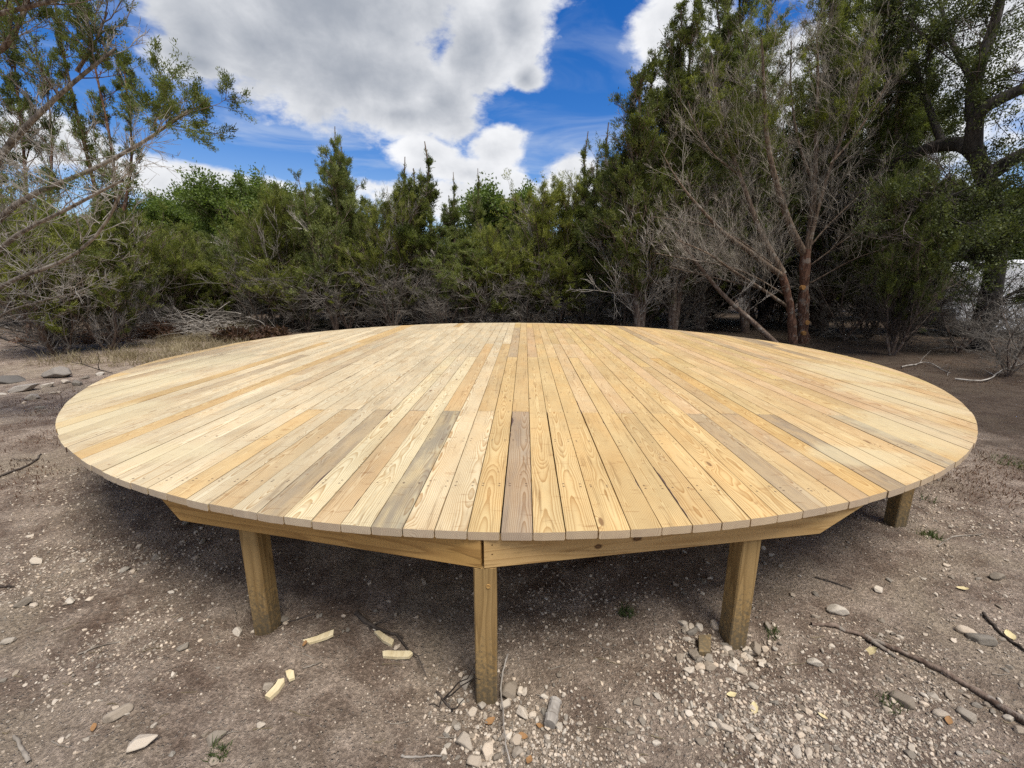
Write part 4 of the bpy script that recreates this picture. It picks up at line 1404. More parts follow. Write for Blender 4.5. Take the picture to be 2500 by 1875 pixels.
# ------------------------------------------------------------------ near juniper on the left
def near_juniper():
    g = np.random.default_rng(33)
    base = np.array((-7.3, 5.4, 0.0))
    base[2] = float(ground_z(base[0], base[1]))
    tr = base
    def limb(pts, Y, r0, r1, root=None, n=14):
        q = [at(p[0], p[1], y) for p, y in zip(pts, np.linspace(Y[0], Y[1], len(pts)))]
        if root is not None:
            q = [np.array(root)] + q
        return resample(q, n), r0, r1
    T0 = base + (0, 0, -0.2)
    T1 = base + (0.2, 0, 1.3)
    T2 = base + (0.15, 0.1, 2.6)
    T3 = base + (0.3, 0.1, 4.2)
    T4 = base + (0.9, 0.2, 6.4)
    trunk = [(resample([T0, T1, T2, T3, T4], 12), 0.17, 0.04)]
    limbs = [limb([(0, 359), (39, 329), (90, 286), (136, 241), (175, 199), (187, 175), (250, 157), (283, 118)], (5.4, 5.6), 0.075, 0.014, T1),
             limb([(0, 520), (39, 482), (151, 446), (223, 419), (295, 380), (341, 353), (386, 325), (434, 298), (462, 268)], (5.3, 5.5), 0.06, 0.012, T1),
             limb([(0, 591), (92, 542), (180, 510), (230, 470), (300, 440)], (5.0, 4.8), 0.045, 0.012, T0 + (0.1, 0, 1.0)),
             limb([(0, 683), (80, 668), (163, 640), (228, 597), (262, 550), (282, 521), (293, 477)], (5.1, 5.0), 0.045, 0.012, T0 + (0.1, 0, 0.9)),
             limb([(-10, 150), (24, 115), (50, 60), (66, 18), (80, -60)], (5.2, 5.4), 0.04, 0.02, T3),
             limb([(0, 30), (80, 20), (160, -10)], (5.0, 5.0), 0.04, 0.015, T3),
             limb([(0, 760), (70, 745), (150, 720), (210, 712)], (5.6, 5.2), 0.025, 0.008, T0 + (0.1, 0, 0.5)),
             limb([(187, 175), (230, 110), (250, 60), (262, 30)], (5.55, 5.7), 0.02, 0.008)]
    root = empty('juniper_tree', base)
    tag(root, 'near juniper reaching in from the left edge with long arching bare limbs', 'tree')
    obj('trunk', np_mesh('near_juniper_trunk', *join([tubes(p[None], np.linspace(a, b, len(p))[None], 9) for p, a, b in rel(trunk, base)]), M['greybark'], smooth=True), root)
    for p, a, b in rel(limbs, base):
        obj('limb', np_mesh('near_juniper_limb', *tubes(p[None], np.linspace(a * 0.75, b, len(p))[None] * (1 + 0.05 * g.standard_normal((1, len(p)))), 8), M['greybark'], smooth=True), root)
    L = rel(limbs, base)
    kw = dict(nt=6, nspray=4, blade=(0.036, 0.0085), spread=0.55, jit=0.018)
    # leafy boughs: upper limbs and the last stretch of the arch
    def part(st, a, b):
        p, r0, r1 = st
        n = len(p)
        i, j = int(a * (n - 1)), int(b * (n - 1)) + 1
        return (resample(p[i:j], 8), r0 * (1 - a), r1)
    up_ = [part(L[0], 0.45, 1.0), L[4], L[5], L[7]]
    w1, d1, f1 = grow(up_, g, per_m=15, blen=lambda z: 0.62, elev=(-0.1, 1.0), up=0.10, dead=lambda z: 0.30, nsub=7, sublen=0.5, nblade=13, rb=0.011, twig=0.0028, twig_n=4, start=0.05, leafy=0.75, mix_side=0.4, full=0.6, **kw)
    tip = [part(L[1], 0.82, 1.0)]
    w2, d2, f2 = grow(tip, g, per_m=16, blen=lambda z: 0.55, elev=(-0.8, 0.9), up=0.0, dead=lambda z: 0.1, nsub=7, sublen=0.5, nblade=13, rb=0.009, twig=0.0026, twig_n=4, start=0.3, mix_side=0.7, full=0.4, **kw)
    low = [part(L[1], 0.3, 0.86), part(L[2], 0.3, 1.0), part(L[3], 0.3, 1.0), part(L[0], 0.25, 0.6), part(L[6], 0.3, 1.0)]
    w3, d3, f3 = grow(low, g, per_m=9, blen=lambda z: 0.75, elev=(-0.5, 0.8), up=0.02, dead=lambda z: 0.93, nsub=6, sublen=0.5, nblade=9, rb=0.007, twig=0.0022, twig_n=4, start=0.05, mix_side=0.6, **kw)
    k1, k2, k3 = len(up_), len(tip), len(low)
    live = [t for w, k in ((w1, k1), (w2, k2), (w3, k3)) for t in w if len(t[0]) != 8 * 7]
    obj('branches', np_mesh('near_juniper_branches', *join(live), M['bark'], smooth=True), root)
    obj('dead_branches', np_mesh('near_juniper_dead', *join(d1 + d2 + d3), M['twig'], smooth=True), root)
    obj('crown', foliage_mesh('near_juniper_crown', M['leafblue'], f1 + f2 + f3), root)


near_juniper()


def column_juniper(seed, stems, Y, w, label, leaf='leafblue'):
    g = np.random.default_rng(seed)
    base = at(stems[0][0][0], stems[0][0][1], Y)
    base[2] = float(ground_z(base[0], base[1]))
    st = rel([px_stem(s, (Y, Y + g.uniform(-0.4, 0.4)), 0.06, 0.012, 14) for s in stems], base)
    H = max(s[0][-1, 2] for s in st)
    res = grow(st, g, per_m=9, blen=lambda z: w * (0.75 if z < 0.6 * H else 0.6), elev=(0.2, 1.1), up=0.18, dead=lambda z: float(np.clip(1.3 - z / H * 1.9, 0.12, 0.95)), nsub=7, sublen=0.42,
               nspray=4, nblade=9, blade=(0.065, 0.015), spread=0.5, rb=0.016, twig=0.005, start=0.1, twig_n=4, jit=0.03, leafy=0.8, full=0.9)
    o = make_tree('juniper_tree', st, res, [M['redbark'], M['twig'], M[leaf]], base)
    tag(o, label, 'tree')


column_juniper(41, [[(283, 800), (283, 560), (283, 392), (262, 301), (235, 180), (214, 90), (200, -60)], [(283, 700), (300, 520), (325, 400), (318, 280), (300, 150)],
                    [(280, 650), (230, 450), (180, 250), (140, 60), (120, -80)]], 12.4, 0.95, 'slim upright juniper with loose columns of foliage behind the arching limb')
column_juniper(42, [[(70, 830), (70, 560), (60, 380), (40, 200), (20, 20), (10, -90)], [(60, 700), (120, 500), (130, 330), (110, 180)], [(60, 700), (0, 480), (-40, 300), (-60, 100)]], 12.8, 1.1,
               'loose foliaged juniper against the sky at the left edge')


# ------------------------------------------------------------------ undergrowth
for (px, py, Y, kind, lab) in [(270, 640, 16.2, 'round', 'low green juniper beside the red needle heap at left'), (520, 640, 17.0, 'dense', 'low green juniper right behind the brush pile'), (700, 620, 16.4, 'wide', 'low green juniper under the left shoulder of the twin topped one'),
                               (905, 600, 16.4, 'dense', 'low juniper under the gap right of the twin tops'), (1150, 585, 15.8, 'round', 'low green juniper under the white cloud gap'), (1220, 600, 16.2, 'wide', 'low green juniper just right of the cloud gap'),
                               (1350, 590, 15.8, 'dense', 'low green juniper under the round white cloud'), (1500, 600, 15.4, 'dim', 'low dark juniper under the pair of thin spires')]:
    juniper(kind, px, py, Y, 1.5, lab)
for k in range(18):
    juniper(['wide', 'dense', 'dim', 'round'][k % 4], 40 + k * 124 + rng.uniform(-30, 30), rng.uniform(600, 650), rng.uniform(18.5, 21), 1.9, 'low juniper scrub filling the shade under the green tree wall', 'low juniper scrub')

def shrub_proto(seed, h, name='bare_shrub'):
    g = np.random.default_rng(seed)
    st = []
    for k in range(6):
        a = k * 1.05 + g.uniform(0, 0.6)
        q = [(0, 0, 0), (0.12 * h * np.cos(a), 0.12 * h * np.sin(a), 0.3 * h), (0.3 * h * np.cos(a), 0.3 * h * np.sin(a), 0.62 * h), (0.42 * h * np.cos(a + 0.3), 0.42 * h * np.sin(a + 0.3), h * g.uniform(0.8, 1))]
        st.append((resample(q, 8), 0.022, 0.006))
    w, d, l = grow(st, g, per_m=8, blen=lambda z: 0.9, elev=(-0.4, 0.9), up=0.03, dead=lambda z: 1.0, nsub=6, sublen=0.55, rb=0.009, twig=0.0042, twig_n=3, start=0.08, mix_side=0.15)
    root = empty(name)
    obj('stem', np_mesh('shrub_stems', *join(w), M['bark'], smooth=True), root)
    obj('dead_branches', np_mesh('shrub_twigs', *join(d), M['shrubtwig'], smooth=True), root)
    return root


sh = [shrub_proto(301, 1.7), shrub_proto(302, 2.1)]
used = [False, False]
spots = [(120, 780, 11.4, 'grey leafless shrub at the left below the curved limb'), (310, 800, 13.6, 'grey leafless shrub beside the red needle heap'), (640, 800, 15.8, 'grey leafless shrub behind the withered brown bush'),
         (750, 790, 15.6, None), (850, 785, 15.9, None), (960, 780, 15.6, None), (1090, 775, 15.4, None), (1290, 775, 15.4, None),
         (1440, 775, 15.3, None), (1650, 790, 14.6, None), (2060, 850, 13.4, None), (2200, 870, 12.8, None), (2330, 900, 11.2, 'leafless shrub at the foot of the oak'),
         (2390, 850, 12.8, 'leafless shrub in front of the white trailer body'), (2480, 880, 11.6, 'leafless shrub right of the oak trunk'), (2450, 960, 8.4, 'pale leafless shrub low at the right edge')]
for i, (px, py, Y, lab) in enumerate(spots):
    k = i % 2
    o = sh[k] if not used[k] else copy_tree(sh[k])
    used[k] = True
    p = at(px, py, Y)
    o.location = (p[0], Y, float(ground_z(p[0], Y)) - 0.03)
    s = rng.uniform(0.8, 1.25) * (0.55 if Y < 9 else 1)
    o.scale = (s * 1.15, s * 1.15, s)
    o.rotation_euler = (0, 0, rng.uniform(0, 6.28))
    tag(o, lab or 'grey leafless shrub along the foot of the tree wall behind the deck', 'shrub', None if lab else 'bare shrubs behind the deck')


# ------------------------------------------------------------------ brush, litter and grass behind
def brush_pile():
    g = np.random.default_rng(8)
    c = at(490, 790, 14.6)
    base = np.array((c[0], 14.6, float(ground_z(c[0], 14.6))))
    n = 150
    a = g.normal(0, 0.45, n) + np.where(g.random(n) < 0.5, 0, math.pi)
    P0 = np.stack((g.normal(0, 0.75, n), g.normal(0, 0.35, n), np.abs(g.normal(0, 0.30, n)) + 0.02), 1)
    D = np.stack((np.cos(a), np.sin(a) * 0.7, g.normal(0.12, 0.22, n)), 1)
    up = g.random(n) < 0.10
    D[up, 2] += 0.7
    P = walk(P0 - D * 0.5, D, g.uniform(0.7, 1.7, n), 8, -0.03, 0.12, g)
    P[..., 2] = np.maximum(P[..., 2], 0.01)
    r = g.uniform(0.008, 0.017, n)[:, None] * np.linspace(1, 0.4, 8)[None]
    o = obj('brush_pile', np_mesh('brush_pile', *tubes(P, r, 4), M['twig'], smooth=True), None, base)
    tag(o, 'heap of bleached grey cut branches before the junipers at left', 'brush pile')


brush_pile()


def heap(name, px, py, Y, sx, sy, sz, mat, n, label, cat, blade=(0.10, 0.03), seed=1):
    g = np.random.default_rng(seed)
    c = at(px, py, Y)
    base = np.array((c[0], Y, float(ground_z(c[0], Y))))
    d = unit(g.normal(0, 1, (n, 3)))
    d[:, 2] = np.abs(d[:, 2])
    C = d * np.array((sx, sy, sz)) * (g.uniform(0.4, 1, (n, 1)) ** 0.5) * g.uniform(0.75, 1.15, (n, 1))
    Dv = d + g.normal(0, 0.5, d.shape)
    o = empty(name, base)
    obj('needles', foliage_mesh(name, mat, [sprays(C, Dv, 9, 0.8, blade[0], blade[1], g, 0.05)]), o)
    P = walk(C[: n // 5] * 0.8, Dv[: n // 5], g.uniform(0.3, 0.9, n // 5), 5, 0, 0.2, g)
    P[..., 2] = np.maximum(P[..., 2], 0.0)
    obj('dead_branches', np_mesh(name + '_sticks', *tubes(P, (0.008 * np.linspace(1, 0.5, 5))[None].repeat(len(P), 0), 3), M['darktwig']), o)
    tag(o, label, cat)
    return o


heap('litter_heap', 385, 812, 14.2, 0.65, 0.5, 0.42, M['rust'], 420, 'red brown heap of dead juniper needles left of the brush pile', 'litter heap', seed=2)
heap('litter_heap', 180, 835, 12.6, 1.6, 0.6, 0.16, M['rust'], 420, 'low spread of reddish dead needles under the left junipers', 'litter heap', seed=3)
heap('withered_bush', 570, 828, 12.9, 0.75, 0.35, 0.30, M['deadleaf'], 170, 'withered bush with curled dark brown leaves by the far left deck edge', 'bush', (0.13, 0.055), seed=4)
heap('withered_bush', 660, 812, 13.6, 0.5, 0.3, 0.34, M['deadleaf'], 110, 'smaller withered brown bush nearest the tall twin topped juniper', 'bush', (0.13, 0.055), seed=5)


def stick(name, pix, r0, r1, mat, label, cat='stick', lift=0.004, twigs=0, group=None, seed=0, Y=None):
    pts = [gpt(*p) if Y is None else at(p[0], p[1], Y) for p in pix]
    n = max(12, len(pts) * 4)
    q = resample(pts, n)
    g = np.random.default_rng(seed + int(abs(q[0, 0]) * 1000))
    rad = np.linspace(r0, r1, n) * (1 + 0.10 * g.standard_normal(n))
    if Y is None:
        q[:, 2] = np.maximum(ground_z(q[:, 0], q[:, 1]), q[:, 2] - 0.02) + rad * 0.7 + lift
    q[1:-1] += g.normal(0, r0 * 0.25, (n - 2, 3))
    base = q[0].copy()
    parts = [tubes((q - base)[None], rad[None], 7)]
    if twigs:
        t = g.uniform(0.2, 0.98, twigs)
        p, tg = sample((q - base)[None], t[None])
        P = walk(p[0], side_dirs(tg[0], g.uniform(0.5, 1.0, twigs), g), g.uniform(0.15, 0.5, twigs) * (1 + 12 * r0), 6, 0.02, 0.18, g)
        parts.append(tubes(P, np.linspace(r1, r1 * 0.4, 6)[None].repeat(twigs, 0), 4))
    o = obj(name, np_mesh(name, *join(parts), mat, smooth=True), None, base)
    tag(o, label, cat, group)
    return o


stick('dead_branch', [(-20, 815), (73, 852), (127, 868), (177, 887), (228, 899), (275, 912)], 0.028, 0.008, M['darktwig'], 'long dark dead branch slanting down to the ground left of the deck', 'branch', twigs=9)
stick('dead_branch', [(225, 846), (282, 845), (320, 832), (372, 820)], 0.022, 0.008, M['twig'], 'pale crooked dead branch lying before the red needle heap', 'branch', twigs=5)
stick('dead_branch', [(283, 846), (305, 832), (328, 817)], 0.020, 0.010, M['twig'], 'short pale branch propped across the crooked one', 'branch', lift=0.05)
for k, (pts, lab) in enumerate([([(10, 800), (90, 822), (160, 830), (250, 838)], 'thin grey branch on the needles at the far left'), ([(60, 850), (110, 838), (190, 828), (240, 806)], 'grey branch rising over the spread of needles'),
                                ([(2170, 960), (2250, 950), (2320, 985)], 'thin pale branch on dark ground right of the deck'), ([(2330, 930), (2400, 940), (2450, 905), (2500, 890)], 'curved grey branch under the oak at the right'),
                                ([(2200, 900), (2260, 885), (2320, 915)], 'bent thin branch arching over the right deck edge ground')]):
    stick('dead_branch', pts, 0.014, 0.005, M['twig'], lab, 'branch', twigs=6, lift=0.03)


def grass_patch(name, zones, mat, hmin, hmax, width, label, seed, kind='stuff', cat='grass'):
    g = np.random.default_rng(seed)
    C, H = [], []
    for (px, py, ra, rb, n) in zones:
        c = gpt(px, py)
        th, rr = g.uniform(0, 6.28, n), np.sqrt(g.random(n)) * (0.5 + 0.5 * g.random(n))
        x, y = c[0] + np.cos(th) * rr * ra, c[1] + np.sin(th) * rr * rb
        k = fbm(x * 3, y * 3, 2, 5) > 0.42
        x, y = x[k], y[k]
        C.append(np.stack((x, y, ground_z(x, y)), 1))
    C = np.concatenate(C)
    n = len(C)
    h = g.uniform(hmin, hmax, n)[:, None]
    d = unit(np.array((0, 0, 1.0)) + g.normal(0, 0.45, (n, 3)))
    d[:, 2] = np.abs(d[:, 2])
    s = unit(np.cross(d, g.normal(0, 1, d.shape)))
    w = width * g.uniform(0.6, 1.3, n)[:, None]
    bend = g.normal(0, 0.3, (n, 3)) * h
    bend[:, 2] = -np.abs(bend[:, 2]) * 0.4
    m_ = C + d * h * 0.55
    t = C + d * h + bend * 0.6
    V = np.stack((C - s * w / 2, C + s * w / 2, m_ + s * w * 0.4, m_ - s * w * 0.4, t + s * w * 0.06, t - s * w * 0.06), 1).reshape(-1, 3)
    i = np.arange(n)[:, None] * 6
    Q = np.concatenate((i + np.array([[0, 1, 2, 3]]), i + np.array([[3, 2, 4, 5]])))
    tn = np.tile(g.random(n), 2)
    o = obj(name, np_mesh(name, V, Q, mat, {'tone': tn}))
    tag(o, label, cat, None, kind)
    return o


grass_patch('dry_grass', [(620, 800, 2.6, 1.6, 5200), (470, 850, 2.4, 1.2, 3000), (300, 880, 2.0, 1.2, 2200), (500, 830, 1.8, 0.8, 2500), (760, 795, 2.5, 1.2, 2500)], M['drygrass'], 0.06, 0.34, 0.008,
            'thin straw coloured dry grass left behind the deck', 21)
grass_patch('ground_litter', [(300, 850, 4.0, 2.5, 5000), (2250, 900, 3.0, 2.5, 5000), (150, 1100, 1.6, 1.6, 2500), (2350, 1150, 1.2, 1.2, 2500), (60, 1000, 1.5, 1.5, 2000)], M['rust'], 0.01, 0.05, 0.006,
            'brown fallen needles and chips on the earth', 22, cat='litter')
for k, (px, py, r, n, hh, lab) in enumerate([(930, 1600, 0.05, 90, 0.07, 'green grass tuft beside the two right-hand wood offcuts'), (905, 1630, 0.035, 55, 0.05, 'small grass tuft just below the tuft by the offcuts'), (912, 1660, 0.025, 40, 0.04, 'tiny bright green sprout between the offcuts and the front edge'),
                                             (1530, 1500, 0.05, 80, 0.07, 'dark green tuft in the shade left of the right-hand post'), (1890, 1550, 0.05, 45, 0.05, 'sparse green tuft on the stones right of the right-hand post'),
                                             (2170, 1720, 0.06, 60, 0.05, 'dull green tuft beside the long pale stone at lower right'), (535, 1840, 0.05, 60, 0.06, 'grass tuft at the bottom edge left of the middle'),
                                             (2250, 1225, 0.10, 60, 0.08, 'green grass tuft beside the far right post'), (2270, 1310, 0.08, 60, 0.07, 'dark grass tuft in front of the far right post'), (515, 1535, 0.06, 120, 0.08, 'dark leafy tuft left of the left-hand post'),
                                             (200, 857, 0.35, 160, 0.10, 'fresh green tuft near the crooked dead branch'), (2460, 1130, 0.20, 70, 0.08, 'green grass tuft near the right edge beside the deck')]):
    g_ = grass_patch('grass_tuft', [(px, py, r, r, n)], M['grass'], hh * 0.4, hh, 0.004 if py > 1400 else 0.007, lab, 300 + k, kind=None, cat='grass tuft')


# ------------------------------------------------------------------ stones
def ico(sub):
    t = (1 + 5 ** 0.5) / 2
    v = [(-1, t, 0), (1, t, 0), (-1, -t, 0), (1, -t, 0), (0, -1, t), (0, 1, t), (0, -1, -t), (0, 1, -t), (t, 0, -1), (t, 0, 1), (-t, 0, -1), (-t, 0, 1)]
    f = [(0, 11, 5), (0, 5, 1), (0, 1, 7), (0, 7, 10), (0, 10, 11), (1, 5, 9), (5, 11, 4), (11, 10, 2), (10, 7, 6), (7, 1, 8), (3, 9, 4), (3, 4, 2), (3, 2, 6), (3, 6, 8), (3, 8, 9), (4, 9, 5), (2, 4, 11), (6, 2, 10), (8, 6, 7), (9, 8, 1)]
    v = [tuple(unit(np.array(p, float))) for p in v]
    for _ in range(sub):
        c, nf = {}, []
        def mid(a, b):
            k = (min(a, b), max(a, b))
            if k not in c:
                c[k] = len(v)
                v.append(tuple(unit(np.array(v[a]) + np.array(v[b]))))
            return c[k]
        for a, b, d in f:
            x, y, z = mid(a, b), mid(b, d), mid(d, a)
            nf += [(a, x, z), (b, y, x), (d, z, y), (x, y, z)]
        f = nf
    return np.array(v), np.array(f)


ICO0, ICO1, ICO3 = ico(0), ico(1), ico(3)


def rock_mesh(name, seed, mat, planes=13):
    g = np.random.default_rng(seed)
    d = ICO3[0]
    nrm = unit(g.normal(0, 1, (planes, 3)))
    c = g.uniform(0.62, 1.0, planes)
    r = np.min(np.where(d @ nrm.T > 0.05, c[None] / np.maximum(d @ nrm.T, 0.05), 9), axis=1)
    r = np.minimum(r, 1.15)
    # soften the corners, roughen the faces
    r = r * (1 + 0.05 * (fbm(d[:, 0] * 4 + seed, d[:, 1] * 4 + d[:, 2] * 3, 3, seed) - 0.5) * 2)
    V = d * r[:, None]
    return np_mesh(name, V, None, mat, tris=ICO3[1], smooth=True)


ROCKS = [rock_mesh('stone', 400 + k, M['stone']) for k in range(12)]
BOULD = [rock_mesh('boulder', 430 + k, M['boulder'], 16) for k in range(4)]


def put_stone(px, py, size_px, label, cat='stone', asp=0.65, rot=None, group=None, meshes=ROCKS, name='stone', sink=0.3, g=rng, flat=0.6):
    p = gpt(px, py)
    d = CAM_M.to_3x3().inverted() @ Vector((p[0], p[1], p[2] - EYE))
    a = size_px * (-d.z) / F_PX / 2
    o = bpy.data.objects.new(name, meshes[int(g.integers(len(meshes)))])
    COL.objects.link(o)
    o.scale = (a, a * asp, a * flat)
    o.rotation_euler = (g.normal(0, 0.2), g.normal(0, 0.2), g.uniform(0, 6.28) if rot is None else rot)
    o.location = (p[0], p[1], p[2] + a * flat * (1 - sink) * 0.6)
    tag(o, label, cat, group)
    return o


gs = np.random.default_rng(5)
named = [
    (1246, 1692, 52, 'large speckled grey stone right of the front post foot', 1.4), (1235, 1722, 40, 'grey stone crossed by the vertical twig below the front post', 0.9), (1273, 1744, 42, 'oblong brownish stone below the large speckled one', -0.6),
    (1134, 1816, 52, 'white jagged stone low left of the front post', -0.5), (1161, 1860, 42, 'round pale stone cut by the bottom edge below the white jagged one', 0.2), (1192, 1838, 44, 'tall lumpy cream stone between the jagged one and the twig', 1.5),
    (1216, 1848, 26, 'small white stone touching the lumpy cream one', 0.8), (1263, 1840, 32, 'pale stone right of the twig near the bottom edge', 0.4), (1259, 1811, 34, 'smooth grey stone above the pale one right of the twig', 1.0),
    (1243, 1800, 22, 'small egg shaped white stone beside the twig', 1.2), (1152, 1744, 32, 'pale grey stone left below the front post', 1.0), (1176, 1724, 30, 'broken pale stone at the front post foot', 1.5), (1140, 1670, 42, 'dark grey stone left of the front post', 1.0),
    (1270, 1690, 24, 'small yellowish stone beside the large speckled one', 1.5), (1366, 1777, 24, 'pointed pale stone at the end of the wood chunk', 1.4),
    (2044, 1496, 42, 'smooth pale stone above the long stick at right', -0.3), (2145, 1442, 28, 'angular whitish stone on the dirt right of the right-hand post', 0.5), (2394, 1566, 50, 'long flat pale stone near the right edge', -0.5), (2358, 1545, 36, 'grey flat stone touching the long flat pale one', -0.5),
    (2434, 1413, 34, 'grey stone near the upper right edge of the dirt', 0.1), (1989, 1622, 32, 'chipped white stone below the long stick', -0.4), (2206, 1715, 56, 'long sunken pale slab beside the dull green tuft', -0.4), (2180, 1698, 24, 'white pebble above the sunken slab', -0.3), (2362, 1749, 42, 'slim pale stone below the long stick end', -0.6),
    (2297, 1747, 32, 'brown stone left of the slim pale one', -0.3), (1769, 1780, 38, 'mauve grey stone in the gravel at lower right', -0.5), (1946, 1838, 28, 'left one of two white stones at the bottom edge in the gravel', 0.9), (1973, 1843, 30, 'right one of two white stones at the bottom edge in the gravel', 0.9),
    (1783, 1823, 24, 'round pale stone in the gravel below the mauve one', 0.0), (2492, 1790, 34, 'white stone cut by the right edge', -0.4), (1747, 1530, 36, 'round grey stone behind the right-hand post', 0.3), (1707, 1534, 30, 'grey stone in the shade left of the right-hand post', 0.9),
    (1846, 1573, 46, 'upright dark stone leaning right of the right-hand post', 1.3), (2463, 1755, 24, 'cream pebble touching the long stick near the right edge', 0.0), (1841, 1678, 26, 'pale stone in the gravel below the right-hand post', -0.3), (1660, 1610, 28, 'pale stone among those left of the right-hand post', 0.8), (1690, 1545, 30, 'low shaded stone beside the yellow cut block', 0.5),
    (970, 1582, 22, 'brown rounded stone beside the curled offcut', 1.2), (657, 1679, 32, 'dark grey stone under the slanting offcut', 0.3), (636, 1774, 24, 'white chip left of the bottom middle', 0.5), (581, 1546, 28, 'white curved stone at the foot of the left-hand post', -0.5), (627, 1546, 30, 'pale flat stone before the left-hand post', 0.5), (695, 1514, 24, 'grey stone right of the left-hand post foot', 0.4),
    (290, 1746, 52, 'long oval cream stone at lower left', 0.6), (345, 1820, 60, 'biggest cream stone at lower left with one pointed end', 0.5), (527, 1807, 46, 'long white stone left of the bottom tuft', 0.9), (24, 1567, 30, 'cream stone near the left edge', 0.5), (448, 1584, 30, 'white oval stone left of the left-hand post', 0.7), (303, 1395, 22, 'pale pointed stone in the gravel left of the left-hand post', 1.0),
    (58, 1477, 38, 'mauve grey flat stone at the left edge', 0.4), (169, 1473, 26, 'whitish flat stone in the gravel at left', 0.1), (90, 1374, 30, 'pale blurred looking stone on the gravel at the upper left', 0.2), (522, 1862, 26, 'white stone cut by the bottom edge at left', 0.4)]
for (px, py, s, lab, rot) in named:
    put_stone(px, py, s, lab, rot=rot, g=gs, asp=gs.uniform(0.5, 0.75))
for (px, py, s, lab) in [(146, 920, 60, 'low grey boulder left of the deck'), (32, 932, 70, 'grey boulder at the far left edge beside the slab'), (57, 952, 62, 'flat grey slab in front of the far left boulder')]:
    put_stone(px, py, s, lab, 'boulder', 0.8, 0.2, None, BOULD, 'boulder', 0.2, gs, 0.62 if 'slab' not in lab else 0.3)
for (px, py, s) in [(161, 935, 20), (117, 945, 28), (79, 974, 32), (190, 940, 28), (209, 926, 22), (6, 966, 16), (244, 918, 26), (128, 962, 14), (145, 960, 12), (60, 985, 14), (98, 998, 18)]:
    put_stone(px, py, s, 'small white stone scattered by the grey boulders at left', group='white stones by the boulders', g=gs)
zones = [('pale stone among the gravel at lower right', 'gravel stones at lower right', [(1500, 1700), (2490, 1870)], 70, (13, 24)), ('pale stone in the earth left of the deck', 'stones left of the deck', [(0, 1250), (520, 1860)], 52, (10, 20)),
         ('small stone in the shade below the deck', 'stones in the shade of the deck', [(600, 1330), (1750, 1560)], 40, (9, 16)), ('pale stone around the foot of the front post', 'stones round the front post', [(1080, 1640), (1420, 1870)], 46, (10, 22)),
         ('stone in the rubble heaped round the right-hand post', 'rubble round the right-hand post', [(1660, 1520), (1885, 1650)], 34, (16, 34)), ('small stone on the dirt right of the deck', 'stones right of the deck', [(1850, 1330), (2495, 1680)], 45, (10, 18))]
for lab, grp, (a, b), n, sz in zones:
    for k in range(n):
        put_stone(gs.uniform(a[0], b[0]), gs.uniform(a[1], b[1]), gs.uniform(*sz), lab, group=grp, g=gs, asp=gs.uniform(0.5, 0.9), sink=0.5)


